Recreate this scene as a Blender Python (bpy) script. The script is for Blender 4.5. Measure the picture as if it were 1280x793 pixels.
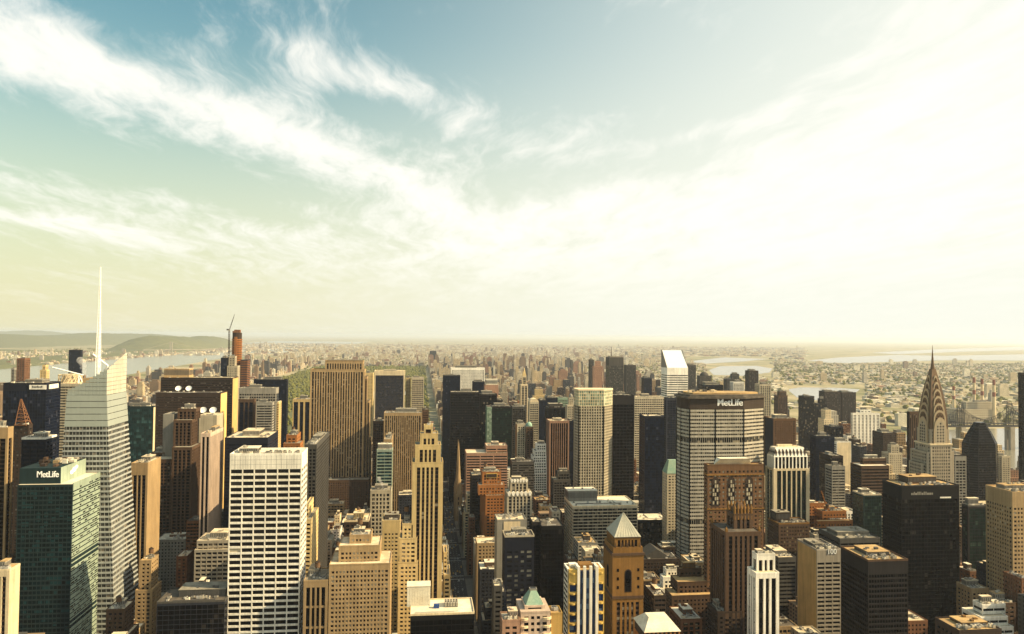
import bpy, math, random
from mathutils import Matrix, Vector
R = math.radians
for _o in list(bpy.data.objects): bpy.data.objects.remove(_o)
scn = bpy.context.scene
col = scn.collection
# ------------------------------------------------------------------ camera
F = 930.0                      # focal length in photo pixels (photo 1280 x 793)
EYE = Vector((0, 0, 320))      # observation deck, X = crosstown east, Y = uptown, Z = up
YAW, PITCH, ROLL = R(6.87), R(1.48), R(0.58)
cd = bpy.data.cameras.new('camera'); cam = bpy.data.objects.new('camera', cd); col.objects.link(cam)
CROT = Matrix.Rotation(-YAW, 3, 'Z') @ Matrix.Rotation(R(90) + PITCH, 3, 'X') @ Matrix.Rotation(ROLL, 3, 'Z')
cam.matrix_world = Matrix.Translation(EYE) @ CROT.to_4x4()
cd.sensor_width = 36; cd.lens = F * 36 / 1280; cd.clip_start = 1; cd.clip_end = 400000
scn.camera = cam
# ------------------------------------------------------------------ exposure and sampling
scn.view_settings.view_transform = 'Standard'; scn.view_settings.look = 'None'
scn.view_settings.exposure = EXPO = 0.85; scn.view_settings.gamma = 1; scn.view_settings.use_curve_mapping = False
scn.render.engine = 'CYCLES'
cy = scn.cycles
cy.max_bounces = 5; cy.diffuse_bounces = 2; cy.glossy_bounces = 3; cy.volume_bounces = 3; cy.transparent_max_bounces = 8
cy.use_denoising = True; cy.caustics_reflective = False; cy.caustics_refractive = False
# ------------------------------------------------------------------ sun and sky
SUN_AZ, SUN_EL = R(105), R(36)          # azimuth from +Y (uptown) towards +X (east)
sl = bpy.data.lights.new('sun', 'SUN'); sun = bpy.data.objects.new('sun', sl); col.objects.link(sun)
sl.energy = 5.0; sl.angle = R(0.55); sl.color = (1.0, 0.78, 0.45)
sdir = Vector((math.sin(SUN_AZ) * math.cos(SUN_EL), math.cos(SUN_AZ) * math.cos(SUN_EL), math.sin(SUN_EL)))
sun.rotation_euler = (-sdir).to_track_quat('-Z', 'Y').to_euler(); sun.location = (0, 0, 900)
w = bpy.data.worlds.new('World'); scn.world = w; w.use_nodes = True
nt = w.node_tree; N = nt.nodes; L = nt.links; N.clear()
def nn(t, **k):
    n = N.new(t)
    for a, b in k.items(): setattr(n, a, b)
    return n
def mth(op, a, b=None, c=None, clamp=False):
    n = nn('ShaderNodeMath', operation=op); n.use_clamp = clamp
    for i, v in enumerate((a, b, c)):
        if v is None: continue
        if isinstance(v, (int, float)): n.inputs[i].default_value = v
        else: L.new(v, n.inputs[i])
    return n.outputs[0]
def smooth(v, lo, hi):
    n = nn('ShaderNodeMapRange', interpolation_type='SMOOTHSTEP'); L.new(v, n.inputs[0])
    n.inputs[1].default_value = lo; n.inputs[2].default_value = hi
    return n.outputs[0]
def mixc(f, a, b, blend='MIX'):
    n = nn('ShaderNodeMix', data_type='RGBA', blend_type=blend)
    for s, v in ((n.inputs[0], f), (n.inputs[6], a), (n.inputs[7], b)):
        if isinstance(v, (int, float)): s.default_value = v
        elif isinstance(v, tuple): s.default_value = (*v, 1)
        else: L.new(v, s)
    return n.outputs[2]
def px_dir(px, py):
    d = CROT @ Vector(((px - 640) / F, -(py - 396.5) / F, -1)); return d.normalized()
def az_el(px, py):
    d = px_dir(px, py); return math.degrees(math.atan2(d.x, d.y)), math.degrees(math.asin(d.z))
sky = nn('ShaderNodeTexSky', sky_type='NISHITA'); sky.sun_disc = False
sky.sun_elevation = SUN_EL; sky.sun_rotation = SUN_AZ
sky.air_density = 1.0; sky.dust_density = 2.5; sky.ozone_density = 1.5; sky.altitude = 300
tc = nn('ShaderNodeTexCoord'); sp = nn('ShaderNodeSeparateXYZ'); L.new(tc.outputs['Generated'], sp.inputs[0])
dx, dy, dz = sp.outputs
AZ = mth('MULTIPLY', mth('ARCTAN2', dx, dy), 57.2958)
EL = mth('MULTIPLY', mth('ARCSINE', dz), 57.2958)
# cloud layer: a plane high above, seen in perspective, so streaks converge at the horizon
hz = mth('ADD', mth('MAXIMUM', dz, 0.0), 0.10)
def cloud_coords(rot, sx, sy, warp):
    cb = nn('ShaderNodeCombineXYZ'); L.new(mth('DIVIDE', dx, hz), cb.inputs[0]); L.new(mth('DIVIDE', dy, hz), cb.inputs[1])
    wn = nn('ShaderNodeTexNoise'); wn.inputs['Scale'].default_value = 0.9; wn.inputs['Detail'].default_value = 4; L.new(cb.outputs[0], wn.inputs['Vector'])
    vm = nn('ShaderNodeVectorMath', operation='MULTIPLY_ADD'); L.new(wn.outputs['Color'], vm.inputs[0]); vm.inputs[1].default_value = (warp, warp, 0); L.new(cb.outputs[0], vm.inputs[2])
    mp = nn('ShaderNodeMapping'); mp.inputs['Rotation'].default_value = (0, 0, rot); mp.inputs['Scale'].default_value = (sx, sy, 1); L.new(vm.outputs[0], mp.inputs[0])
    return mp.outputs[0]
def noise(vec, scale, detail=8, rough=0.6, dist=0.0):
    n = nn('ShaderNodeTexNoise'); n.inputs['Scale'].default_value = scale; n.inputs['Detail'].default_value = detail
    n.inputs['Roughness'].default_value = rough; n.inputs['Distortion'].default_value = dist; L.new(vec, n.inputs['Vector']); return n.outputs['Fac']
def ridged(vec, scale, detail, rough):          # thin bright filaments: the creases of a noise field
    n = noise(vec, scale, detail, rough); return mth('SUBTRACT', 1.0, mth('MULTIPLY', mth('ABSOLUTE', mth('SUBTRACT', n, 0.5)), 3.4))
n1 = noise(cloud_coords(R(14), 1.3, 0.50, 0.6), 1.9, 10, 0.60)
n2 = noise(cloud_coords(R(32), 2.6, 0.80, 0.5), 3.4, 10, 0.66)
n3 = ridged(cloud_coords(R(22), 2.2, 0.50, 0.7), 2.4, 8, 0.62)
n4 = ridged(cloud_coords(R(-18), 1.6, 0.70, 0.8), 3.1, 8, 0.62)
NZ = mth('ADD', mth('ADD', mth('MULTIPLY', n1, 0.62), mth('MULTIPLY', n2, 0.40)), mth('MULTIPLY', mth('ADD', n3, n4), 0.13))
def blob(px, py, rx, ry, tilt, amp):           # an elongated patch of cloud (or of clear air) at a place in the sky
    a0, e0 = az_el(px, py); k = math.degrees(1 / F)
    c, s = math.cos(R(tilt)), math.sin(R(tilt))
    da = mth('SUBTRACT', AZ, a0); de = mth('SUBTRACT', EL, e0)
    u = mth('ADD', mth('MULTIPLY', da, c / (rx * k)), mth('MULTIPLY', de, -s / (rx * k)))
    v = mth('ADD', mth('MULTIPLY', da, s / (ry * k)), mth('MULTIPLY', de, c / (ry * k)))
    q = mth('ADD', mth('MULTIPLY', u, u), mth('MULTIPLY', v, v))
    return mth('MULTIPLY', mth('EXPONENT', mth('MULTIPLY', q, -1.0)), amp * (.66 if amp > 0 else .85))
BLOBS = [(40, 62, 130, 26, 14, .20), (170, 96, 110, 20, 18, .20), (110, 118, 110, 16, 16, .12), (250, 135, 110, 22, 14, .22), (370, 176, 90, 22, 20, .22), (250, 48, 60, 16, 0, .12), (262, 85, 30, 40, 0, .10),
         (395, 60, 60, 40, 30, .16), (420, 92, 90, 22, 16, .20), (500, 105, 80, 16, 14, .16), (390, 120, 40, 36, 0, .10), (560, 270, 110, 34, 24, .24), (470, 212, 80, 18, 12, .22), (200, 205, 130, 14, 4, .12), (240, 255, 130, 18, 4, .16), (150, 292, 110, 16, 4, .14), (40, 275, 60, 8, 4, .14), (90, 238, 120, 8, 3, .12), (330, 285, 90, 14, 8, .10),
         (360, 330, 190, 20, 3, .10), (640, 190, 150, 40, 14, .10), (700, 150, 60, 30, -10, .08), (520, 18, 60, 8, -14, .12), (860, 168, 90, 10, -12, .20), (900, 205, 160, 14, -12, .12), (760, 252, 120, 20, -10, .18), (920, 130, 130, 26, -26, .10), (1080, 60, 170, 26, -22, .12), (1150, 200, 230, 70, -10, .30),
         (900, 310, 400, 60, 0, .22), (600, 340, 300, 40, 4, .08), (1250, 60, 160, 60, -20, .16),
         (90, 190, 150, 24, 14, -.26), (455, 135, 48, 18, 4, -.24), (180, 20, 130, 18, 8, -.16), (310, 60, 30, 36, 0, -.12), (320, 232, 110, 22, 8, -.22), (630, 50, 170, 50, 4, -.20), (780, 110, 110, 60, 0, -.20), (340, 270, 60, 12, 5, -.18), (540, 165, 60, 14, 10, -.10),
         (690, 218, 90, 18, 0, -.14), (800, 215, 90, 16, -6, -.12), (60, 325, 120, 14, 2, -.06), (1000, 90, 100, 20, -24, -.10), (960, 40, 90, 30, -24, -.12)]
cov = None
for b in BLOBS:
    v = blob(*b); cov = v if cov is None else mth('ADD', cov, v)
dens = mth('ADD', NZ, cov)
CL = mth('MULTIPLY', smooth(dens, 0.66, 1.02), mth('ADD', mth('MULTIPLY', smooth(EL, 1.5, 8.0), 0.75), 0.25))
# thin bright veil towards the sun (east) and pale haze low over the horizon
a700 = az_el(640, 300)[0]; a1280 = az_el(1250, 300)[0]
veil = mth('MULTIPLY', mth('POWER', smooth(mth('SUBTRACT', AZ, mth('MULTIPLY', EL, 0.9)), a700 - 48, a1280 - 14), 1.25), 0.96)
low = mth('SUBTRACT', 1.0, smooth(EL, -1.0, 23.0))
tinted = mixc(1.0, sky.outputs[0], (1.74, 2.28, 1.64), 'MULTIPLY')
SKYGAIN = nn('ShaderNodeVectorMath', operation='SCALE'); L.new(tinted, SKYGAIN.inputs[0]); SKYGAIN.inputs['Scale'].default_value = 1.0
c1 = mixc(mth('MULTIPLY', low, 0.93), SKYGAIN.outputs[0], (10.6, 9.8, 6.1))
c2 = mixc(veil, c1, (11.6, 11.7, 10.4))
c3 = mixc(mth('MULTIPLY', CL, 0.96), c2, (13.2, 12.9, 11.8))
bg = nn('ShaderNodeBackground'); SG = nn('ShaderNodeVectorMath', operation='SCALE'); L.new(c3, SG.inputs[0]); SG.inputs['Scale'].default_value = 0.93; L.new(SG.outputs[0], bg.inputs[0]); bg.inputs[1].default_value = 0.0505
wo = nn('ShaderNodeOutputWorld'); L.new(bg.outputs[0], wo.inputs[0])
# ------------------------------------------------------------------ pixel -> world helpers
def at(px, py, Y):
    d = px_dir(px, py); t = Y / d.y; return EYE + d * t
def at_x(px, py, X):
    d = px_dir(px, py); t = X / d.x; return EYE + d * t
def on_ground(px, py, z=0.0):
    d = px_dir(px, py); t = (z - EYE.z) / d.z; return EYE + d * t
CINV = CROT.transposed()
def to_px(p):
    v = CINV @ (Vector(p) - EYE); return 640 + F * v.x / -v.z, 396.5 - F * v.y / -v.z, -v.z
# ------------------------------------------------------------------ materials
MATS = {}
def new_mat(name):
    m = bpy.data.materials.new(name); m.use_nodes = True; m.node_tree.nodes.clear(); return m, m.node_tree.nodes, m.node_tree.links
def shade(nodes, links, color_socket, rough=0.8, metal=0.0, spec=0.3, rough_socket=None):
    b = nodes.new('ShaderNodeBsdfPrincipled'); o = nodes.new('ShaderNodeOutputMaterial')
    if isinstance(color_socket, tuple): b.inputs['Base Color'].default_value = (*color_socket, 1)
    else: links.new(color_socket, b.inputs['Base Color'])
    b.inputs['Roughness'].default_value = rough; b.inputs['Metallic'].default_value = metal
    b.inputs['Specular IOR Level'].default_value = spec
    if rough_socket is not None: links.new(rough_socket, b.inputs['Roughness'])
    links.new(b.outputs[0], o.inputs[0]); return b
def mulc(nodes, links, a, fac, lo, hi):
    mr = nodes.new('ShaderNodeMapRange'); links.new(fac, mr.inputs[0]); mr.inputs[3].default_value = lo; mr.inputs[4].default_value = hi
    vm = nodes.new('ShaderNodeVectorMath'); vm.operation = 'SCALE'
    if isinstance(a, tuple): vm.inputs[0].default_value = a
    else: links.new(a, vm.inputs[0])
    links.new(mr.outputs[0], vm.inputs['Scale']); return vm.outputs[0]
def tex_noise(nodes, links, scale, stretch=(1, 1, 1), detail=4, rough=.6):
    t = nodes.new('ShaderNodeTexCoord'); mp = nodes.new('ShaderNodeMapping'); mp.inputs['Scale'].default_value = stretch
    links.new(t.outputs['Object'], mp.inputs[0]); n = nodes.new('ShaderNodeTexNoise'); n.inputs['Scale'].default_value = scale
    n.inputs['Detail'].default_value = detail; n.inputs['Roughness'].default_value = rough; links.new(mp.outputs[0], n.inputs['Vector']); return n.outputs['Fac']
def wall_mat(key, c, rough=.85, spec=.2, stain=.48, metal=0.0):
    """Masonry or metal cladding: rain streaks, patches of grime and a small tone shift per building."""
    m, n, l = new_mat(key)
    a = mulc(n, l, c, tex_noise(n, l, .5, (1, 1, .06), 5), 1 - stain, 1 + stain)
    b = mulc(n, l, a, tex_noise(n, l, .05, (1, 1, 1), 3), 1 - stain * .7, 1 + stain * .7)
    f = mulc(n, l, b, tex_noise(n, l, 1.7, (1, 1, 1), 2), 1 - stain * .5, 1 + stain * .5)
    oi = n.new('ShaderNodeObjectInfo'); d = mulc(n, l, f, oi.outputs['Random'], .86, 1.14)
    shade(n, l, d, rough, metal, spec); MATS[key] = m
def cell_noise(n, l, size):
    """One random value per pane: object space snapped to the bay and floor sizes."""
    t = n.new('ShaderNodeTexCoord'); sn = n.new('ShaderNodeVectorMath'); sn.operation = 'SNAP'
    ad = n.new('ShaderNodeVectorMath'); ad.operation = 'ADD'; ad.inputs[1].default_value = (.37, .41, .13)
    l.new(t.outputs['Object'], ad.inputs[0]); l.new(ad.outputs[0], sn.inputs[0]); sn.inputs[1].default_value = size
    wn = n.new('ShaderNodeTexWhiteNoise'); wn.noise_dimensions = '3D'; l.new(sn.outputs[0], wn.inputs['Vector']); return wn.outputs['Value']
def glass_mat(key, c, blind=(.30, .26, .2), share=.12, rough=.12, size=(3.1, 3.1, 3.9), spec=.22, metal=0.0):
    m, n, l = new_mat(key)
    v = cell_noise(n, l, size)
    base = mulc(n, l, c, v, .45, 1.6)
    gt = n.new('ShaderNodeMath'); gt.operation = 'GREATER_THAN'; gt.inputs[1].default_value = 1 - share; l.new(v, gt.inputs[0])
    mx = n.new('ShaderNodeMix'); mx.data_type = 'RGBA'; l.new(gt.outputs[0], mx.inputs[0]); l.new(base, mx.inputs[6]); mx.inputs[7].default_value = (*blind, 1)
    v2 = tex_noise(n, l, .02, (1, 1, 1), 2)
    out = mulc(n, l, mx.outputs[2], v2, .7, 1.3)
    b = shade(n, l, out, rough, metal, spec)
    # panes are never perfectly flat: a small wobble breaks the reflections up
    nz = tex_noise(n, l, .25, (1, 1, 1), 2); bp = n.new('ShaderNodeBump'); bp.inputs['Strength'].default_value = .12; bp.inputs['Distance'].default_value = .3
    l.new(nz, bp.inputs['Height']); l.new(bp.outputs[0], b.inputs['Normal']); MATS[key] = m
def roof_mat(key, c, c2):
    m, n, l = new_mat(key)
    f = tex_noise(n, l, .12, (1, 1, 1), 6); mx = n.new('ShaderNodeMix'); mx.data_type = 'RGBA'
    mr = n.new('ShaderNodeMapRange'); l.new(f, mr.inputs[0]); mr.inputs[1].default_value = .4; mr.inputs[2].default_value = .62
    l.new(mr.outputs[0], mx.inputs[0]); mx.inputs[6].default_value = (*c, 1); mx.inputs[7].default_value = (*c2, 1)
    d = mulc(n, l, mx.outputs[2], tex_noise(n, l, .9, (1, 1, 1), 4), .7, 1.3)
    shade(n, l, d, .9, 0, .2); MATS[key] = m
for k, c in dict(
    white=(.82, .78, .68), cream=(.66, .54, .35), pale=(.45, .39, .28), tan=(.36, .25, .13), sand=(.56, .42, .20), gold=(.46, .29, .09), ochre=(.21, .108, .028),
    brick=(.17, .080, .040), orange=(.30, .12, .035), brown=(.085, .050, .030), umber=(.038, .025, .018), dark=(.016, .014, .015), slate=(.026, .029, .040), grey=(.25, .235, .20),
    concrete=(.33, .29, .23), dimgrey=(.070, .065, .058), rose=(.36, .21, .14), sage=(.26, .36, .26), leafgreen=(.28, .34, .27), copper=(.22, .34, .27), navywall=(.007, .009, .018), blackwall=(.005, .005, .006),
    tealwall=(.010, .026, .029), steel=(.42, .40, .36), yellow=(.50, .34, .09), redwhite=(.24, .09, .055), silver=(.30, .315, .30), warmgrey=(.40, .34, .25), slabgrey=(.46, .42, .34), pink=(.50, .38, .29), rust=(.135, .072, .036), sunlitgold=(.66, .44, .17), deck=(.10, .085, .07)).items():  # the gold side wall tone has warm sunlight mixed into it
    wall_mat(k, c)
wall_mat('crownmetal', (.48, .38, .25), .42, .5, .2, .6)
wall_mat('spiremetal', (.15, .095, .055), .45, .5, .2, .6)
glass_mat('navy', (.006, .010, .024), (.04, .045, .07), .05, spec=.10)
glass_mat('black', (.003, .003, .004), (.03, .027, .024), .05, spec=.07)
glass_mat('smoke', (.006, .006, .007), (.17, .14, .10), .10, spec=.14)
glass_mat('office', (.010, .010, .011), (.30, .25, .17), .22, spec=.2)
glass_mat('teal', (.010, .034, .038), (.05, .12, .12), .10)
glass_mat('tealdeep', (.003, .012, .015), (.010, .04, .045), .16, spec=.10)
glass_mat('green', (.007, .018, .014), (.04, .07, .05), .06, spec=.15)
glass_mat('palegreen', (.20, .27, .2), (.4, .46, .36), .2)
glass_mat('amber', (.03, .022, .014), (.5, .36, .16), .14)
glass_mat('blue', (.012, .03, .09), (.1, .16, .26), .15)
wall_mat('screen', (.28, .31, .28), .35, .5, .12)
glass_mat('dimglass', (.035, .036, .034), (.16, .14, .11), .15)
glass_mat('whitewin', (.012, .013, .018), (.62, .6, .52), .24, size=(6.2, 6.2, 3.9))
roof_mat('roof_pale', (.66, .57, .41), (.46, .37, .24)); roof_mat('roof_tar', (.07, .06, .05), (.13, .11, .085)); roof_mat('roof_grey', (.30, .27, .21), (.19, .17, .13))
roof_mat('roof_white', (.72, .66, .52), (.6, .53, .4)); roof_mat('roof_gold', (.50, .34, .15), (.30, .2, .1)); roof_mat('roof_copper', (.20, .32, .25), (.27, .36, .27))
wall_mat('machine', (.34, .31, .25), .8, .15); wall_mat('machinedark', (.08, .075, .068), .6, .4); wall_mat('tankwood', (.13, .075, .04), .9); wall_mat('letter', (.92, .92, .88), .6, .3, .02)
wall_mat('pane_dark', (.006, .006, .008), .12, .16, .2); wall_mat('pane_blind_glint', (.40, .35, .25), .5, .4, .2); wall_mat('pane_mid', (.028, .026, .024), .12, .25, .2)
# ------------------------------------------------------------------ mesh builder
class M:
    def __init__(s): s.v = []; s.f = []; s.m = []
    def add(s, vs, fs, m=0):
        n = len(s.v); s.v += [tuple(p) for p in vs]; s.f += [tuple(i + n for i in f) for f in fs]; s.m += [m] * len(fs)
    def box(s, x0, x1, y0, y1, z0, z1, m=0):
        if x1 - x0 < 1e-4 or y1 - y0 < 1e-4 or z1 - z0 < 1e-4: return
        s.add([(x0, y0, z0), (x1, y0, z0), (x1, y1, z0), (x0, y1, z0), (x0, y0, z1), (x1, y0, z1), (x1, y1, z1), (x0, y1, z1)],
              [(3, 2, 1, 0), (4, 5, 6, 7), (0, 1, 5, 4), (1, 2, 6, 5), (2, 3, 7, 6), (3, 0, 4, 7)], m)
    def loft(s, rings, m=0, cap=True):
        """Stacked rings of equal length (counter-clockwise seen from above), each a list of 3-D points."""
        k = len(rings[0]); vs = [p for r in rings for p in r]; fs = []
        for j in range(len(rings) - 1):
            for i in range(k): fs.append((j * k + i, j * k + (i + 1) % k, (j + 1) * k + (i + 1) % k, (j + 1) * k + i))
        if cap: fs.append(tuple(reversed(range(k)))); fs.append(tuple((len(rings) - 1) * k + i for i in range(k)))
        s.add(vs, fs, m)
    def prism(s, poly, z0, z1, m=0): s.loft([[(x, y, z0) for x, y in poly], [(x, y, z1) for x, y in poly]], m)
    def cyl(s, x, y, z0, z1, r, r1=None, n=12, m=0):
        r1 = r if r1 is None else r1
        c = [(math.cos(2 * math.pi * i / n), math.sin(2 * math.pi * i / n)) for i in range(n)]
        s.loft([[(x + a * r, y + b * r, z0) for a, b in c], [(x + a * max(r1, .01), y + b * max(r1, .01), z1) for a, b in c]], m)
    def bar(s, p, q, r, m=0, n=4):
        p, q = Vector(p), Vector(q); d = (q - p); u = d.orthogonal().normalized(); v = d.normalized().cross(u)
        ring = lambda o: [o + (u * math.cos(2 * math.pi * (i + .5) / n) + v * math.sin(2 * math.pi * (i + .5) / n)) * r for i in range(n)]
        s.loft([ring(p), ring(q)], m)
    def hip(s, x0, x1, y0, y1, z0, z1, ix, iy, m=0):
        s.loft([[(x0, y0, z0), (x1, y0, z0), (x1, y1, z0), (x0, y1, z0)], [(x0 + ix, y0 + iy, z1), (x1 - ix, y0 + iy, z1), (x1 - ix, y1 - iy, z1), (x0 + ix, y1 - iy, z1)]], m)
    def build(s, name, mats, parent=None, base=(0, 0, 0), smooth=False):
        me = bpy.data.meshes.new(name); bx, by, bz = base
        me.from_pydata([(x - bx, y - by, z - bz) for x, y, z in s.v], [], s.f)
        mats = [mats] if isinstance(mats, str) else mats
        for k in mats: me.materials.append(MATS[k])
        if len(mats) > 1: me.polygons.foreach_set('material_index', s.m)
        if smooth: me.polygons.foreach_set('use_smooth', [True] * len(me.polygons))
        o = bpy.data.objects.new(name, me); col.objects.link(o)
        if parent is not None: o.parent = parent
        else: o.location = base
        return o
def tag(o, label=None, cat=None, group=None, kind=None):
    for k, v in (('label', label), ('category', cat), ('group', group), ('kind', kind)):
        if v: o[k] = v
    return o
def thing(name, label, cat, loc, group=None):
    o = bpy.data.objects.new(name, None); col.objects.link(o); o.location = loc; o.empty_display_size = 5
    return tag(o, label, cat, group)
# ------------------------------------------------------------------ facades
ST = dict(
    grid=dict(bay=4.2, pw=.8, fl=4.0, sp=1.4, c=1.2, top=4, rp=0.0, rs=.10, rec=.7),
    punch=dict(bay=3.7, pw=2.0, fl=3.8, sp=1.9, c=2.2, top=3.5, rp=0.04, rs=0.0, rec=.5),
    pier=dict(bay=4.6, pw=1.7, fl=3.9, sp=1.3, c=2.2, top=4, rp=0.0, rs=.45, rec=.8),
    band=dict(bay=9.0, pw=.35, fl=3.9, sp=1.9, c=.7, top=4, rp=.35, rs=0.0, rec=.6),
    curtain=dict(bay=3.1, pw=.22, fl=3.9, sp=.5, c=.3, top=2.5, rp=0.0, rs=.08, rec=.2),
    blank=dict(blank=True))
def facade(gm, wm, box, st, wi=0, si=None, blank='', bi=0, openings=None):
    """A glass body set back behind real piers and spandrels on all four sides. blank: sides that are plain wall."""
    x0, x1, y0, y1, z0, z1 = box
    if st.get('blank'):
        wm.box(x0, x1, y0, y1, z0, z1, wi); return
    si = wi if si is None else si
    c, rec, rp, rs = st['c'], st['rec'], st['rp'], st['rs']
    c = min(c, (x1 - x0) * .2, (y1 - y0) * .2)
    gm.box(x0 + rec, x1 - rec, y0 + rec, y1 - rec, z0, z1 - .3)
    for a, b in ((x0, x0 + c), (x1 - c, x1)):
        for e, f in ((y0, y0 + c), (y1 - c, y1)): wm.box(a, b, e, f, z0, z1 - .02, wi)
    top = min(st['top'], (z1 - z0) * .4); fl = st['fl']; nf = max(1, int((z1 - z0 - top) / fl))
    for side in 'SNEW':
        if side in 'SN': a0, a1 = x0 + c, x1 - c
        else: a0, a1 = y0 + c, y1 - c
        def put(u0, u1, za, zb, off, m):
            if side == 'S': wm.box(u0, u1, y0 + off, y0 + rec + .05, za, zb, m)
            elif side == 'N': wm.box(u0, u1, y1 - rec - .05, y1 - off, za, zb, m)
            elif side == 'W': wm.box(x0 + off, x0 + rec + .05, u0, u1, za, zb, m)
            else: wm.box(x1 - rec - .05, x1 - off, u0, u1, za, zb, m)
        if side in blank:
            put(a0, a1, z0, z1 - .02, .06, bi); continue
        n = max(1, round((a1 - a0) / st['bay'])); step = (a1 - a0) / n; pw = min(st['pw'], step * .7)
        put(a0, a1, z1 - top, z1 - .02, .02, wi)
        for i in range(1, n): put(a0 + i * step - pw / 2, a0 + i * step + pw / 2, z0, z1 - top, rp, wi)
        for k in range(nf):
            zt = z1 - top - k * fl - (fl - st['sp']); zb = max(z0, zt - st['sp'])
            if zt > z0: put(a0, a1, zb, zt, rs, si)
            if openings is not None and zt > z0:
                for i in range(n):
                    l = a0 + i * step + (pw / 2 if i else 0); r = a0 + (i + 1) * step - (pw / 2 if i < n - 1 else 0)
                    openings.append((side, l, r, zt, zt + fl - st['sp'], rec, x0, x1, y0, y1))
def roof_kit(P, base, box, rng, roof='roof_grey', pen=None, units=2, tank=False, pen_mat='machine', par=1.1, wi='grey', parapet=True):
    """Roof deck, parapet, plant room, cooling units and, on old blocks, a wooden water tank on legs: each a part."""
    x0, x1, y0, y1, _, z = box; w_, d_ = x1 - x0, y1 - y0
    m = M(); m.box(x0 + .35, x1 - .35, y0 + .35, y1 - .35, z - .28, z + .05); m.build('roof', roof, P, base)
    if parapet:
        t = .45; m = M()
        for a in ((x0 - .06, x1 + .06, y0 - .06, y0 + t), (x0 - .06, x1 + .06, y1 - t, y1 + .06), (x0 - .06, x0 + t, y0 + t, y1 - t), (x1 - t, x1 + .06, y0 + t, y1 - t)): m.box(*a, z - .5, z + par)
        m.build('parapet', wi, P, base)
    if w_ < 5 or d_ < 5: return
    if pen is None: pen = (rng.uniform(.1, .4), rng.uniform(.55, .85), rng.uniform(.3, .5), rng.uniform(.7, .9), rng.uniform(3, 6))
    if pen:
        a, b, c, d, h = pen; m = M(); lv = M(); X0, X1, Y0, Y1 = x0 + a * w_, x0 + b * w_, y0 + c * d_, y0 + d * d_
        m.box(X0, X1, Y0, Y1, z, z + h); m.box(X0 - .3, X1 + .3, Y0 - .3, Y1 + .3, z + h, z + h + .4, 2)
        if X1 - X0 > 6 and Y1 - Y0 > 6:
            for _ in range(3): ux, uy, uw = rng.uniform(X0 + .5, X1 - 3.5), rng.uniform(Y0 + .5, Y1 - 3.5), rng.uniform(1.2, 2.8); m.box(ux, ux + uw, uy, uy + rng.uniform(1.2, 2.8), z + h + .4, z + h + rng.uniform(1, 2.2))
        n = max(2, int((X1 - X0) / 1.5))
        for i in range(n): lv.box(X0 + (i + .25) * (X1 - X0) / n, X0 + (i + .75) * (X1 - X0) / n, Y0 - .15, Y0, z + h * .3, z + h * .85)
        n = max(2, int((Y1 - Y0) / 1.5))
        for i in range(n):
            lv.box(X0 - .15, X0, Y0 + (i + .25) * (Y1 - Y0) / n, Y0 + (i + .75) * (Y1 - Y0) / n, z + h * .3, z + h * .85)
            lv.box(X1, X1 + .15, Y0 + (i + .25) * (Y1 - Y0) / n, Y0 + (i + .75) * (Y1 - Y0) / n, z + h * .3, z + h * .85)
        po = m.build('penthouse', [pen_mat, 'machinedark', roof if roof != 'roof_tar' else 'roof_grey'], P, base); lv.build('louver_grille', 'machinedark', po, base)
    units = (units + (units + 1) // 2) * (2 if y0 < 760 and units else 1)
    for _ in range(units):
        sx, sy, h = rng.uniform(1.5, 3.5), rng.uniform(1.5, 3.5), rng.uniform(1.2, 2.6)
        if w_ < sx + 4 or d_ < sy + 4: continue
        ux, uy = rng.uniform(x0 + 1.5, x1 - sx - 1.5), rng.uniform(y0 + 1.5, y0 + max(1.6, (d_ * .5 if pen else d_) - sy - 1.0))
        m = M(); m.box(ux, ux + sx, uy, uy + sy, z + .3, z + h); m.box(ux + .2, ux + sx - .2, uy + .2, uy + sy - .2, z, z + .3, 1); m.cyl(ux + sx / 2, uy + sy / 2, z + h, z + h + .4, min(sx, sy) * .38, n=10, m=1)
        m.build('cooling_unit', [rng.choice(['machine', 'steel', 'roof_white', 'grey']), 'machinedark'], P, base)
    if units and w_ > 12 and d_ > 12:
        for _ in range(2):
            h = rng.uniform(.5, 1.0); yy = rng.uniform(y0 + 1.5, y0 + d_ * .45); xa = rng.uniform(x0 + 1.2, x0 + w_ * .4); xb = rng.uniform(xa + 4, x1 - 1.5); m = M()
            m.box(xa, xb, yy, yy + .9, z + .2, z + .2 + h)
            if rng.random() < .6: m.box(xb - .9, xb, yy + .9, min(y1 - 1.2, yy + d_ * .35), z + .2, z + .15 + h)
            m.build('duct', rng.choice(['machine', 'grey', 'steel', 'machinedark']), P, base)
    if tank:
        tx, ty = rng.uniform(x0 + 3, x1 - 3), rng.uniform(y0 + 3, y1 - 3); zz = z + (pen[4] if pen else 0) * rng.choice([0, 1]); m = M()
        for a, b in ((-1.4, -1.4), (1.4, -1.4), (1.4, 1.4), (-1.4, 1.4)): m.bar((tx + a, ty + b, z), (tx + a * .8, ty + b * .8, zz + 4), .18)
        k = M(); k.cyl(tx, ty, zz + 4, zz + 8.2, 2.3, 2.15, 14); to = k.build('water_tank', 'tankwood', P, base); m.build('tank_stand', 'machinedark', to, base)
        k = M(); k.cyl(tx, ty, zz + 8.2, zz + 9.8, 2.5, .1, 14); k.build('tank_roof', 'umber', to, base)
PANE = {}
def pane_mesh(wd, ht, mat):
    k = (round(wd, 2), round(ht, 2), mat)
    if k not in PANE:
        m = M(); m.box(-wd / 2, wd / 2, -.04, .04, 0, ht); me = bpy.data.meshes.new('window'); me.from_pydata(m.v, [], m.f); me.materials.append(MATS[mat]); PANE[k] = me
    return PANE[k]
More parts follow.
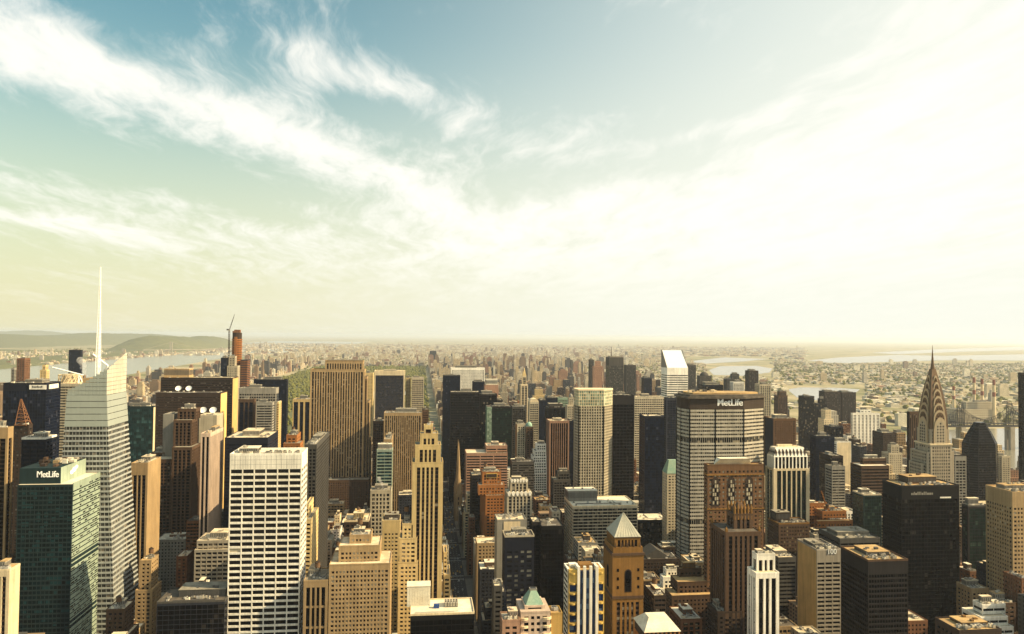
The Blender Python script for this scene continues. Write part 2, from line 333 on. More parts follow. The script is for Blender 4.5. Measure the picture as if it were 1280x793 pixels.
def add_windows(P, base, openings, n, rng, faces='S', mix=(.6, .25, .15)):
    ops = [o for o in openings if o[0] in faces]
    vis = []
    for o in ops:
        side, l, r, za, zb, rec, x0, x1, y0, y1 = o
        c = {'S': ((l + r) / 2, y0, za), 'E': (x1, (l + r) / 2, za), 'W': (x0, (l + r) / 2, za), 'N': ((l + r) / 2, y1, za)}[side]
        p = to_px(c)
        if -5 < p[0] < 1285 and p[1] < 800: vis.append((-za, l, o))
    vis.sort(key=lambda t: t[:2])
    for _, _, (side, l, r, za, zb, rec, x0, x1, y0, y1) in vis[:n]:
        mat = rng.choices(['pane_dark', 'pane_mid', 'pane_blind_glint'], mix)[0]
        ht = (zb - za) * .96
        o = bpy.data.objects.new('window', pane_mesh(r - l - .04, ht, mat)); col.objects.link(o); o.parent = P
        if side in 'SN': o.location = ((l + r) / 2 - base[0], (y0 + rec if side == 'S' else y1 - rec) - base[1], za + .02 - base[2])
        else: o.location = ((x1 - rec if side == 'E' else x0 + rec) - base[0], (l + r) / 2 - base[1], za + .02 - base[2]); o.rotation_euler = (0, 0, math.pi / 2)
FOOT = []          # (x0, x1, y0, y1, z, short phrase) of every named building, for the blocks that fill in around them
def tier(t):
    """(left px, right px, top px, distance uptown, depth in metres or {'x': px of the far edge of the visible side})."""
    x0, x1, yt, Y, b = t[:5]
    A, B, C = at(x0, yt, Y), at(x1, yt, Y), at((x0 + x1) / 2, yt, Y)
    if isinstance(b, dict):
        x2 = b['x']; X = B.x if x2 > x1 else A.x; Y1 = at_x(x2, yt, X).y
        if not (Y + 6 < Y1 < Y + 140): print('DEPTH?', t, round(Y1 - Y, 1)); Y1 = min(max(Y1, Y + 8), Y + 90)
    else: Y1 = Y + b
    return [A.x, B.x, Y, Y1, 0, C.z]
def hero(name, short, label, tiers, wall, glass, st='grid', cat='building', sp=None, roof='roof_grey', units=3, pen=None, tank=False, win=0, wfaces='S', wmix=(.6, .25, .15), blank='', bwall=None,
         group=None, par=1.1, pen_mat=None, kit=True, over=None, parwall=None, seed=None):
    rng = random.Random(seed or label); s = dict(ST[st]); s.update(over or {})
    bx = [tier(t) for t in tiers]
    for i in range(len(bx) - 1):                       # tiers listed from the top down; 'side' tiers stand beside, from the ground
        if len(tiers[i]) > 5 and tiers[i][5] == 'side': continue
        bx[i][4] = bx[i + 1][5] - .3
    lo = bx[-1]; base = ((lo[0] + lo[1]) / 2, (lo[2] + lo[3]) / 2, 0)
    P = thing(name, label, cat, base, group)
    gm, wm, ops = M(), M(), []
    mats = [wall, sp or wall, bwall or wall]
    for i, b in enumerate(bx):
        facade(gm, wm, b, s, 0, 1, blank, 2, ops)
        FOOT.append((b[0], b[1], b[2], b[3], b[5], short))
    if gm.f: gm.build('glazing', glass, P, base)
    wm.build('wall' if s.get('blank') else 'facade_frame', mats, P, base)
    if kit:
        for i, b in enumerate(bx):
            if i == 0: roof_kit(P, base, b, rng, roof, pen, units, tank, pen_mat or 'machine', par, parwall or wall)
            else: roof_kit(P, base, b, rng, roof, False, 0, False, 'machine', par * .7, parwall or wall)
    if win: add_windows(P, base, ops, win, rng, wfaces, wmix)
    return P, base, bx
def lettering(text, P, base, x0, x1, y, z0, h, mat='letter', bold=.006, rotz=0, name='lettering'):
    cu = bpy.data.curves.new('lettering', 'FONT'); cu.body = text; cu.size = 1; cu.offset = .004; cu.extrude = .06
    o = bpy.data.objects.new('lettering', cu); col.objects.link(o); dg = bpy.context.evaluated_depsgraph_get()
    me = bpy.data.meshes.new_from_object(o.evaluated_get(dg)); bpy.data.objects.remove(o); bpy.data.curves.remove(cu)
    xs = [v.co.x for v in me.vertices]; ys = [v.co.y for v in me.vertices]
    mx, my, bw = min(xs), min(ys), bold; sx = (x1 - x0) / (max(xs) - mx + 2 * bw); sy = h / (max(ys) - my)
    vs, fs = [], []
    for k in range(3):
        n0 = len(vs); vs += [((v.co.x - mx + k * bw) * sx, -v.co.z * 3 - .01 * k, (v.co.y - my) * sy) for v in me.vertices]; fs += [[i + n0 for i in p.vertices] for p in me.polygons]
    bpy.data.meshes.remove(me); me = bpy.data.meshes.new('lettering'); me.from_pydata(vs, [], fs)
    me.materials.clear(); me.materials.append(MATS[mat])
    ob = bpy.data.objects.new(name, me); col.objects.link(ob); ob.parent = P; ob.location = (x0 - base[0], y - base[1], z0 - base[2]); ob.rotation_euler = (0, 0, rotz)
    return ob
# ------------------------------------------------------------------ ground, rivers, streets
AVE = {-1640: 26, -1360: 26, -1080: 26, -790: 26, -520: 26, -235: 26, 50: 28, 215: 24, 400: 36, 555: 22, 730: 26, 950: 26, 1170: 26}   # avenue centre lines and widths
ST0 = 672.0; STEP = 80.5                                                             # 42nd street, block pitch
STREETS = [ST0 + STEP * k for k in range(-5, 18)]
def struct(o): o['kind'] = 'structure'; return o
def ground_mat():
    m, n, l = new_mat('ground')
    f1 = tex_noise(n, l, .0016, (1, 1, 1), 6, .65); f2 = tex_noise(n, l, .02, (1, 1, 1), 5, .75)
    cr = n.new('ShaderNodeValToRGB'); l.new(f1, cr.inputs[0]); e = cr.color_ramp.elements
    e[0].position = .36; e[0].color = (.13, .14, .06, 1); e[1].position = .62; e[1].color = (.36, .31, .20, 1)
    k = e.new(.48); k.color = (.24, .22, .13, 1)
    c = mulc(n, l, cr.outputs[0], f2, .1, 1.9); shade(n, l, c, .95, 0, .1); MATS['ground'] = m
    m, n, l = new_mat('asphalt'); c = mulc(n, l, (.045, .043, .045), tex_noise(n, l, .2, (1, 1, 1), 5), .6, 1.4); shade(n, l, c, .85, 0, .2); MATS['asphalt'] = m
    m, n, l = new_mat('pavement'); c = mulc(n, l, (.17, .155, .13), tex_noise(n, l, .15, (1, 1, 1), 5), .6, 1.4); shade(n, l, c, .9, 0, .2); MATS['pavement'] = m
    m, n, l = new_mat('roadpaint'); shade(n, l, (.7, .68, .6), .8); MATS['roadpaint'] = m
    m, n, l = new_mat('water')
    b = shade(n, l, (.20, .19, .14), .2, 0, .5)
    nz = tex_noise(n, l, .02, (1, 1, 1), 6); bp = n.new('ShaderNodeBump'); bp.inputs['Strength'].default_value = .12; bp.inputs['Distance'].default_value = 1; l.new(nz, bp.inputs['Height']); l.new(bp.outputs[0], b.inputs['Normal']); MATS['water'] = m
    m, n, l = new_mat('hillside'); f = tex_noise(n, l, .009, (1, 1, 1), 8, .8); c = mulc(n, l, (.115, .12, .056), f, .1, 1.9); shade(n, l, c, .95, 0, .1); MATS['hillside'] = m
ground_mat()
m = M(); B = 150000; m.add([(-B, -3000, 0), (B, -3000, 0), (B, B, 0), (-B, B, 0)], [(0, 1, 2, 3)]); struct(m.build('ground', 'ground'))
def flat(name, pts, z, mat):
    m = M(); m.add([(p[0], p[1], z) for p in pts], [tuple(range(len(pts)))]); return struct(m.build(name, mat))
def gp(*pp): return [on_ground(x, y)[:2] for x, y in pp]
# the broad river on the west: near bank runs up the island, far bank by the palisades
flat('river', [(-1850, -2500), (-1950, 2000), (-2050, 4200), (-2300, 7000), (-2500, 9500), (-2350, 14000), (-2300, 20000), (-2300, 34000),
               (-6500, 34000), (-5600, 22000), (-4500, 14500), (-3980, 12000), (-3700, 10000), (-3600, 8000), (-3450, 6000), (-3350, 4500), (-3400, 2500), (-3600, -2500)], .5, 'water')
# the river on the east with its bends, a bay and the sound behind
flat('river', gp((886, 463), (900, 458), (945, 457.5), (966, 461), (962, 466), (930, 470), (892, 469)), .5, 'water')
flat('river', gp((984, 487), (1000, 484.5), (1045, 485), (1075, 487), (1062, 497), (1030, 502), (996, 497)), .5, 'water')
flat('river', gp((1100, 553), (1150, 540), (1215, 536), (1300, 536), (1400, 600), (1400, 760), (1300, 700), (1255, 600), (1225, 560)), .5, 'water')
flat('bay', gp((1010, 451), (1050, 447), (1120, 444), (1180, 445), (1290, 443), (1290, 451), (1180, 450.5), (1100, 453), (1050, 455)), .6, 'water')
flat('bay', gp((1090, 441), (1180, 436.5), (1290, 433.5), (1500, 432), (1500, 436), (1290, 437.5), (1200, 440), (1120, 443)), .6, 'water')
flat('bay', gp((860, 452), (905, 447), (960, 449), (930, 452), (880, 455)), .6, 'water')
flat('bay', gp((640, 466), (720, 464), (735, 466), (700, 469)), .6, 'water')
# blocks: raised pavement slabs between asphalt streets
def roads():
    xs = sorted(AVE); m = M()
    road = M(); road.add([(-1750, 150, .004), (1290, 150, .004), (1290, 2050, .004), (-1750, 2050, .004)], [(0, 1, 2, 3)]); struct(road.build('road', 'asphalt'))
    for i in range(len(xs) - 1):
        X0, X1 = xs[i] + AVE[xs[i]] / 2 - 4, xs[i + 1] - AVE[xs[i + 1]] / 2 + 4
        for k in range(len(STREETS) - 1): m.box(X0, X1, STREETS[k] + 5.5, STREETS[k + 1] - 5.5, .004, .15)
    struct(m.build('pavement', 'pavement'))
    p = M()
    for X in xs:
        hw = AVE[X] / 2 - 4.4
        for lane in (-.5, 0, .5):
            y = 400
            while y < 2000:
                p.add([(X + lane * hw - .1, y, .008), (X + lane * hw + .1, y, .008), (X + lane * hw + .1, y + 3, .008), (X + lane * hw - .1, y + 3, .008)], [(0, 1, 2, 3)]); y += 9
        for sy in STREETS:
            for off in (-7.5, 5.5):
                u = X - hw
                while u < X + hw:
                    p.add([(u, sy + off, .008), (u + .5, sy + off, .008), (u + .5, sy + off + 2.6, .008), (u, sy + off + 2.6, .008)], [(0, 1, 2, 3)]); u += 1.2
    struct(p.build('road_markings', 'roadpaint'))
roads()
# hills beyond the west river: long ridges with depth, not cut-outs
def ridge(name, x0, y0, x1, y1, halfw, h, seed, taper=.25):
    rng = random.Random(seed); n, k = 60, 9; vs, fs = [], []
    dx_, dy_ = x1 - x0, y1 - y0; ln = math.hypot(dx_, dy_); nx, ny = -dy_ / ln, dx_ / ln
    ph = [rng.uniform(0, 6.28) for _ in range(4)]
    for i in range(n + 1):
        t = i / n; env = min(1, t / taper, (1 - t) / taper); env = env * env * (3 - 2 * env)
        hh = h * env * (.8 + .1 * math.sin(9 * t + ph[0]) + .07 * math.sin(21 * t + ph[1]) + .04 * math.sin(47 * t + ph[2]))
        for j in range(k + 1):
            s = j / k * 2 - 1; vs.append((x0 + dx_ * t + nx * s * halfw, y0 + dy_ * t + ny * s * halfw, -3 + (hh + 3) * (1 - s * s) ** .8 * (1 + .03 * math.sin(i * 3.1 + j * 1.7))))
    for i in range(n):
        for j in range(k): a = i * (k + 1) + j; fs.append((a, a + k + 1, a + k + 2, a + 1))
    m = M(); m.add(vs, fs); return struct(m.build(name, 'hillside', smooth=True))
ridge('hill', -3700, 4200, -4600, 15500, 420, 60, 1, .2)
ridge('hill', -4400, 12000, -5050, 19500, 650, 290, 2, .18)
ridge('hill', -9500, 14000, -9000, 30000, 1600, 330, 3, .3)
ridge('hill', -26000, 30000, -14000, 42000, 3000, 385, 4, .4)
ridge('hill', -6800, 3000, -7600, 14000, 1100, 150, 5, .3)
# ------------------------------------------------------------------ air: one closed box of pale haze round everything on the ground
def haze():
    m, n, l = new_mat('haze'); o = n.new('ShaderNodeOutputMaterial'); v = n.new('ShaderNodeVolumePrincipled')
    v.inputs['Color'].default_value = (.80, .88, 1.0, 1); v.inputs['Density'].default_value = HAZE_DENSITY; v.inputs['Anisotropy'].default_value = .25
    l.new(v.outputs[0], o.inputs['Volume']); MATS['haze'] = m
    b = M(); b.box(-B - 50, B + 50, -3200, B + 50, -4, 395); h = b.build('haze', 'haze'); h['kind'] = 'stuff'
HAZE_DENSITY = 0.25e-4
haze()
# ------------------------------------------------------------------ named buildings, west to east; pixels are edges measured in the photograph, distances are real metres uptown
X = lambda v: {'x': v}
O = lambda **k: k
# --- far west side
hero('apartment_tower', 'the rust-brown riverside tower', 'rust brown tower catching sun on its right side, standing before the wide river', [(21, 31, 449, 2100, X(38))], 'brick', 'dimglass', 'punch', over=O(fl=5, bay=5, pw=2.4), par=2)
hero('office_tower', 'the small stepped sand tower', 'small stepped sand coloured tower with sunlit cap near the river', [(53, 57, 457, 1900, 14), (50, 58, 463, 1898, X(62))], 'sand', 'dimglass', 'punch', units=0)
hero('apartment_tower', 'the thin grey riverside slab', 'thin grey slab half a shade paler than the rust tower beside it', [(14, 18, 461, 2200, X(21))], 'grey', 'dimglass', 'grid')
hero('glass_tower', 'the navy slab behind the spire', 'plain dark navy slab behind the steam puff, before the river', [(86, 101, 438, 2300, X(103.5))], 'navywall', 'navy', 'curtain')
hero('office_tower', 'the navy corner block with white signs', 'broad navy glass block with blank white sign strips along its top edge', [(4, 58, 480, 1000, X(76))], 'navywall', 'navy', 'curtain', blank='', over=O(fl=4, bay=3.2, top=9), units=4)
hero('office_tower', 'the far block with a roof truss', 'pale banded block whose roof carries a round white truss and long boom', [(64, 100, 480, 1130, 40)], 'pale', 'dimglass', 'band', kit=False)
hero('office_tower', 'the white roofed navy block', 'navy block with a thick white roof edge beside the green glass tower', [(27, 57, 549, 800, X(71))], 'navywall', 'navy', 'grid', over=O(sp=1.6, fl=4.2, bay=6, top=3), roof='roof_white', parwall='white', par=1.5, units=5, pen=(.35, .8, .3, .8, 5))
hero('office_tower', 'the brown block under the lattice peak', 'dark brown setback block carrying a ragged lattice peak on its roof', [(17, 36, 532, 905, X(41)), (12, 37, 560, 900, X(44))], 'umber', 'dimglass', 'punch', units=4)
hero('office_tower', 'the ribbed tan tower on the left edge', 'tan ribbed tower with rounded corner piers cut by the left edge', [(-14, 10, 536, 720, X(17))], 'tan', 'black', 'pier', over=O(bay=5, pw=2.2, rs=.7, rec=1.2, top=9, c=3), sp='umber')
hero('office_tower', 'the cream sided corner block', 'cream sided block with thin brown stripes cut by the lower left corner', [(-14, 12, 714, 560, X(25))], 'cream', 'smoke', 'pier', over=O(bay=3, pw=1.1), sp='brown', blank='E', units=4, roof='roof_gold')
# --- behind and right of the spired tower
hero('glass_tower', 'the teal glass block', 'teal glass block with a pale clear crown and a sunlit thin edge', [(157.5, 192, 509, 1050, X(194.5))], 'tealwall', 'teal', 'curtain', over=O(top=3), blank='E', bwall='cream')  # east side coloured cream to carry the sunlight on that edge
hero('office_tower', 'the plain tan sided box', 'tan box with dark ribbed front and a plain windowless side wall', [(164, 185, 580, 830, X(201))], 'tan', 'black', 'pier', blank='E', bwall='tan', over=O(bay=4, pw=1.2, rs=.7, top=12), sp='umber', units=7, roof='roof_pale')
hero('office_tower', 'the low brown box with tan roof edge', 'brown box with pale roof and dark plant room behind the tan sided box', [(188, 206, 567, 985, X(213)), (186, 219, 575, 960, X(228))], 'brown', 'smoke', 'grid', roof='roof_pale')
hero('office_tower', 'the rear brown slab', 'huge brown slab with gold right side and a panelled hut on top', [(201, 291, 473, 1350, X(298))], 'umber', 'smoke', 'band', over=O(sp=2.6, bay=12, rp=.1), blank='E', bwall='sunlitgold', kit=True, pen=(.02, .37, .2, .8, 16), roof='roof_pale', pen_mat='tan', units=6)  # gold of the east wall is its sunlight, put into the colour
hero('office_tower', 'the front brown slab', 'plain brown slab with two white dishes on its roof and gold right side', [(195, 276, 492, 1200, X(284))], 'umber', 'smoke', 'band', over=O(sp=3.0, bay=12, rp=.05, top=6), blank='E', bwall='sunlitgold', units=8, pen=False, roof='roof_tar')  # right side painted as sunlit, same as the rear slab
hero('office_tower', 'the windowless grey-tan block', 'windowless grey tan block topped by a pair of white satellite dishes', [(249, 271, 520, 1085, X(279))], 'pale', 'smoke', 'blank', roof='roof_pale', units=2, pen=False)
hero('office_tower', 'the setback ribbed tower', 'grey brown ribbed tower stepping up to a blank pale plant room', [(222, 245, 512, 985, 20), (217, 240, 526, 972, X(247)), (215, 240, 560, 958, X(251))], 'brown', 'black', 'pier', over=O(bay=5, pw=1.9, rs=.6, rec=1.0, top=3), sp='brown', units=3)
hero('office_tower', 'the flat grey wing', 'flat windowless grey wing leaning against the setback ribbed tower', [(204, 217, 519, 985, 30)], 'grey', 'smoke', 'blank', pen=False, units=1)
hero('office_tower', 'the dark tower with pink ribs', 'narrow tower with near black front and pink ribbed right side', [(251, 263, 543, 860, X(279))], 'pink', 'black', 'pier', over=O(bay=4.2, pw=1.7, rs=.9, rec=1.2, top=3, c=1.5), sp='blackwall', blank='', roof='roof_gold')
hero('office_tower', 'the flat topped navy block', 'flat topped navy block with pale roof and two plant boxes', [(281, 335, 548, 900, X(347.5))], 'navywall', 'navy', 'band', over=O(sp=2.2, top=7, bay=14), roof='roof_pale', par=.8, pen=(.32, .72, .3, .75, 6), units=4)
hero('office_tower', 'the grey gridded block', 'grey block with a fine window grid left of the navy slab', [(298.5, 345, 486, 1300, X(348.5))], 'grey', 'smoke', 'grid', over=O(bay=4, fl=4.6, sp=2, top=9), units=6)
hero('office_tower', 'the small brown ribbed block', 'small dark block with brown ribs before the grey gridded block', [(298, 318, 500, 1200, X(320))], 'brown', 'navy', 'pier', over=O(bay=6, pw=2, rs=.7), sp='navywall')
hero('office_tower', 'the small grey banded block', 'small grey banded block beside the dark ribbed one', [(320.5, 340.5, 504, 1185, X(343))], 'grey', 'smoke', 'band')
hero('office_tower', 'the sunlit cream sliver', 'tall cream sliver of a block squeezed before the navy slab', [(346, 348.5, 503, 1240, X(352))], 'sand', 'smoke', 'punch', kit=False)
hero('glass_tower', 'the plain navy slab by the park', 'plain navy slab standing before the left end of the park', [(317, 358.5, 475, 1500, X(360.5))], 'navywall', 'navy', 'curtain', units=6, over=O(top=3))
hero('office_tower', 'the navy block with tan ribs', 'navy block with a few tan ribs before the park woods', [(366, 388, 500, 1420, 40)], 'sand', 'navy', 'pier', over=O(bay=11, pw=3, rs=.9, rec=1.1, c=1.5), sp='navywall', units=6)
hero('office_tower', 'the little stepped orange block', 'little stepped orange brick block catching the sun between navy blocks', [(358, 371, 545, 1010, X(376)), (354, 375, 555, 1000, X(379))], 'orange', 'smoke', 'punch', tank=True)
hero('office_tower', 'the white gridded tower', 'big white tower with an even grid of wide black windows', [(287.5, 377.5, 569, 650, X(384.5))], 'white', 'black', 'grid', over=O(bay=8.9, pw=.9, fl=5.05, sp=1.75, c=.9, top=12, rp=0, rs=.06, rec=.8), roof='roof_white', units=9, pen=(.08, .34, .35, .8, 4), win=100, wmix=(.85, .13, .02), par=1.4)
hero('apartment_tower', 'the balconied grey tower', 'grey balconied tower with a sunlit orange right side beside the white grid', [(380.5, 396, 557, 800, X(411.5))], 'dimgrey', 'smoke', 'grid', over=O(bay=4, fl=3.6, sp=1.2, pw=1.0), units=5)
hero('office_tower', 'the stepped cream slab', 'stepped cream slab tucked against the right side of the white grid tower', [(381.5, 386, 632, 722, X(392)), (381.5, 389.5, 650, 712, X(398))], 'sand', 'smoke', 'punch', units=1)
hero('office_tower', 'the brown tower rising in sheets', 'very tall brown slab of thin vertical stripes stepping down on both sides',
     [(406.5, 454, 452.5, 1296, 24), (388, 455.6, 463, 1290, 34)], 'tan', 'office', 'pier', over=O(bay=4.3, pw=1.8, rs=.6, rec=.9, top=3, fl=4.0, sp=1.8, c=2.6), sp='umber', units=10, par=2.4, pen=(.05, .95, .3, .8, 3))
for a in ((455.9, 459, 471, 1294, 26), (459.2, 462, 501, 1297, 22), (462.2, 464, 548, 1299, 20)):
    hero('office_wing', 'the stepped flank of the brown tower', {455.9: 'highest narrow step on the right flank of the tall brown slab', 459.2: 'middle narrow step on the right flank of the tall brown slab', 462.2: 'lowest narrow step on the right flank of the tall brown slab'}[a[0]],
         [a], 'tan', 'smoke', 'pier', over=O(bay=3, pw=1.3), sp='brown', kit=False, cat='building wing')
hero('office_tower', 'the broad base of the brown tower', 'broad low tan block at the foot of the tall brown slab', [(388, 461, 601, 1255, 24)], 'brown', 'smoke', 'punch', units=6, pen=False)
hero('glass_tower', 'the navy slab framed in cream', 'navy glass slab framed by a cream top and cream edges, before the park', [(468, 506, 464, 1900, 34)], 'cream', 'navy', 'curtain', over=O(top=11, c=3, pw=.05, sp=.05, rp=.15, rs=.15), roof='roof_pale', pen=(.3, .7, .3, .7, 3))
hero('hotel', 'the low cream roofed hotel', 'cream block whose flat roof shows both sides of the framed navy slab', [(454, 466.5, 467, 1990, 30)], 'sand', 'dimglass', 'punch', units=2)
hero('hotel', 'the cream hotel wing', 'cream hotel wing showing between the framed navy slab and the pale tower', [(507, 513.5, 473, 1985, 30)], 'sand', 'dimglass', 'punch', units=2)
hero('office_tower', 'the pale lattice tower by the park', 'pale gridded tower with a flat cap at the corner of the park', [(514.5, 530, 472.5, 1960, 36)], 'pale', 'dimglass', 'grid', over=O(bay=4, fl=5, sp=1.8, c=2, top=5), units=0)
hero('office_tower', 'the tan striped slab', 'tan slab of close vertical stripes behind the yellow limestone tower', [(480, 527.5, 517, 1240, 34)], 'tan', 'office', 'pier', over=O(bay=3.4, pw=1.6, rs=.5), sp='brown', units=8, pen=(.3, .85, .4, .9, 6))
hero('office_tower', 'the brown end of the striped slab', 'plain dark brown end wing right of the tan striped slab', [(527.8, 536, 513, 1262, 30)], 'brown', 'smoke', 'band', over=O(sp=2.6), units=1)
hero('office_tower', 'the brown slice beside the navy slab', 'dark brown slice below the framed navy slab', [(466, 480, 527, 1275, 30)], 'brown', 'smoke', 'pier', over=O(bay=4, pw=1.6), units=2)
hero('office_tower', 'the tan stub with a pale top', 'tan stub with a pale top hut left of the striped slab', [(480, 489.5, 550, 1150, X(491.5))], 'tan', 'smoke', 'punch', units=1)
hero('glass_tower', 'the small teal glass block', 'small teal glass block with pale plant room under the striped slab', [(471, 490.5, 563, 1000, 20)], 'leafgreen', 'teal', 'band', over=O(sp=1.4, fl=4.2, top=2.5), roof='roof_white', pen=(.05, .95, .3, .8, 7), units=2)
hero('office_block', 'the ornate pale block', 'ornate pale block with arched upper windows below the teal glass block', [(463, 489, 614, 940, 26)], 'pale', 'smoke', 'punch', over=O(bay=4.6, pw=1.8, fl=5, sp=1.6), units=4, pen=(.2, .8, .3, .8, 5))
# --- yellow limestone tower on the avenue and its neighbours
hero('limestone_tower', 'the yellow limestone tower', 'tall yellow limestone tower with dark vertical window strips beside the long avenue',
     [(530, 541, 533, 697, 10), (525, 547.5, 543, 694, 17), (519, 551, 557, 692, 22), (515.5, 554, 579, 690, 27)], 'sand', 'black', 'pier', over=O(bay=3.9, pw=1.7, rs=.75, rec=1.0, sp=1.2, fl=3.7, top=4, c=4.2), sp='brown', win=100, units=2, pen=False, wmix=(.7, .25, .05))
hero('limestone_wing', 'the stepped wing toward the avenue', 'stepped limestone wing with sunlit roof at the foot of the yellow tower', [(554.6, 559, 692, 702, 20), (554.6, 563, 719, 696, 30)], 'sand', 'smoke', 'punch', units=2, pen=False, cat='building wing')
hero('limestone_wing', 'the stepped annex', 'stepped limestone annex with even rows of windows left of the yellow tower', [(503, 516, 656, 690, 16), (499.5, 521.5, 674, 686, 20), (498, 522.5, 704, 684, 24)], 'sand', 'office', 'punch', over=O(bay=3.3, pw=1.6, fl=3.7, sp=1.8), units=3, tank=True, win=60, cat='building wing')
hero('office_block', 'the block with a blank cream cap', 'cream block with a blank windowless cap under a dark tile band', [(478, 500, 652, 765, 26)], 'sand', 'smoke', 'punch', over=O(bay=3, pw=1.7, fl=3.8, sp=2, top=12), units=3, pen=(.1, .9, .25, .8, 5), pen_mat='brown', win=40)
hero('office_block', 'the long tan classical block', 'long tan office block with many small windows at the bottom centre',
     [(437, 464, 670, 656, 20), (423.5, 475, 683, 648, 30), (411.5, 488, 706, 640, 38)], 'tan', 'office', 'punch', over=O(bay=2.9, pw=1.35, fl=3.7, sp=1.7, c=2.0, top=5), units=3, tank=True, win=100, wmix=(.4, .35, .25), roof='roof_pale')
hero('office_block', 'the low block with tall columns', 'low tan block with tall stone columns beside the long classical block', [(379.5, 410, 727, 640, 34)], 'tan', 'black', 'pier', over=O(bay=4, pw=1.5, fl=17, sp=1.6, rs=.35, rec=1.5, top=5), units=4, pen=(.1, .5, .4, .9, 5), tank=True)
hero('office_block', 'the dark block with a cream balustrade', 'dark brown block with cream balustrade and roof hut behind the classical block', [(430, 461, 652, 765, 30)], 'umber', 'smoke', 'punch', roof='roof_pale', parwall='cream', pen=(.35, .75, .3, .8, 6), pen_mat='sand', tank=True)
hero('office_block', 'the flat black box', 'flat black box with a bright white roof, white plant house and blue crate', [(513, 593, 768, 520, 29)], 'blackwall', 'black', 'curtain', roof='roof_white', parwall='cream', pen=False, units=0, par=.9, over=O(top=4))
hero('office_block', 'the dark flat block in the shade', 'low near black block in deep shade left of the white grid tower', [(196, 281, 753, 640, 34)], 'slate', 'black', 'curtain', roof='roof_tar', parwall='dimgrey', pen=(.25, .95, .35, .9, 6), pen_mat='machinedark', units=5, over=O(c=.5, bay=4.5))
hero('office_block', 'the grey block with a blank crown', 'grey gridded block with a blank pale crown left of the white grid tower', [(246, 286.5, 677, 752, 30), (243, 286.8, 688, 748, 36)], 'concrete', 'smoke', 'grid', over=O(sp=1.8, bay=5, top=2), roof='roof_pale', units=5)
# --- the long avenue, east side
hero('glass_tower', 'the tall plain navy slab', 'tall plain navy slab rising right of the far end of the avenue', [(554, 575.5, 470, 1700, 30)], 'navywall', 'navy', 'curtain', units=2)
hero('office_tower', 'the white striped slab', 'wide pale slab of thin white vertical stripes behind navy towers', [(564, 606, 460.5, 2030, 40)], 'white', 'dimglass', 'pier', over=O(bay=3, pw=1.6, rs=.6, fl=4, sp=.8, top=5), units=0)
hero('glass_tower', 'the small navy cube', 'small navy block before the white striped slab', [(591, 606, 478, 1765, 26)], 'navywall', 'navy', 'curtain', units=1)
hero('glass_tower', 'the broad black tower', 'broad black tower directly behind the church spire', [(563.5, 599.5, 491, 1440, 40)], 'dark', 'black', 'curtain', over=O(fl=5, sp=.9, bay=4.5), units=7)
hero('glass_tower', 'the black tower flank', 'lower black wing joined to the right of the broad black tower', [(599.9, 621, 493.5, 1450, 34)], 'dark', 'smoke', 'curtain', units=3)
hero('glass_tower', 'the short black annex', 'short black annex below the brick tower with broken white roof', [(621.4, 628.5, 501, 1455, 30)], 'dark', 'black', 'curtain', units=0)
hero('office_tower', 'the rose tower with white roof', 'rose stone tower with white pitched roof and three dark slots', [(606, 623, 482, 1660, 24)], 'rose', 'smoke', 'pier', over=O(bay=6, pw=2.8, rs=.8, rec=1.2, top=18), roof='roof_white', pen=(.1, .95, .1, .9, 13), pen_mat='roof_white', units=0)
hero('office_block', 'the banded brown block', 'brown block of level black and brown bands right of the church spire', [(608, 634, 558, 1156, 30), (583, 634.4, 567, 1150, 40)], 'rose', 'black', 'band', over=O(sp=2.0, fl=4.1, top=4, bay=18, rp=.02, pw=1.6), roof='roof_pale', units=5)
hero('office_block', 'the dark lower block', 'dark lower block with pale roof before the banded brown block', [(589.5, 603, 595, 1035, 30)], 'dark', 'black', 'grid', roof='roof_pale', units=2)
hero('glass_tower', 'the green glass tower', 'dark green glass tower with one paler left edge strip', [(615, 640, 509, 1350, 34)], 'dark', 'green', 'curtain', over=O(fl=4.2, sp=.7), units=4)
hero('glass_tower', 'the pale green edge', 'narrow pale green glass strip joined to the dark green tower', [(609, 614.8, 509, 1350, 30)], 'sage', 'palegreen', 'curtain', units=0, kit=False)
hero('office_tower', 'the dim grey block', 'dim grey block right of the dark green glass tower', [(640.5, 657.5, 509, 1405, 30)], 'dimgrey', 'smoke', 'grid', units=3)
hero('office_tower', 'the slim pale shaft', 'slim pale shaft with gold pointed cap', [(653, 658, 470, 1706, 6), (651, 660, 481, 1700, 22)], 'cream', 'dimglass', 'pier', over=O(bay=5, pw=2, rs=.7), sp='pale', kit=False)
hero('office_tower', 'the round topped pale tower', 'pale glass tower with a rounded top behind white terraces', [(662, 673.5, 503, 1500, 22)], 'pale', 'dimglass', 'grid', over=O(bay=4, fl=4.5, sp=1.6), kit=False)
hero('glass_tower', 'the narrow navy blade', 'narrow navy blade between the round topped tower and piled dark tops', [(674, 684, 501, 1530, 24)], 'navywall', 'navy', 'curtain', units=1)
hero('glass_tower', 'the far navy slab', 'far navy slab behind the dark rooftop pile', [(684, 697, 498, 1750, 24)], 'navywall', 'navy', 'curtain', units=1)
hero('glass_tower', 'the greenish far slab', 'greenish pale slab beside the far navy slab', [(697.4, 710, 498, 1755, 24)], 'sage', 'dimglass', 'band', units=1)
hero('office_tower', 'the dark block with rooftop pile', 'dark block with a cluttered round rooftop above the ribbed brown tower', [(685, 706.5, 510, 1420, 34)], 'dark', 'black', 'curtain', units=8, pen=(.1, .9, .2, .8, 7), pen_mat='umber')
hero('office_tower', 'the pale stone tower', 'pale stone tower with domed cap left of the pale glass crown', [(711, 717, 497, 1566, 10), (709, 718, 507, 1560, 22)], 'pale', 'dimglass', 'punch', kit=False)
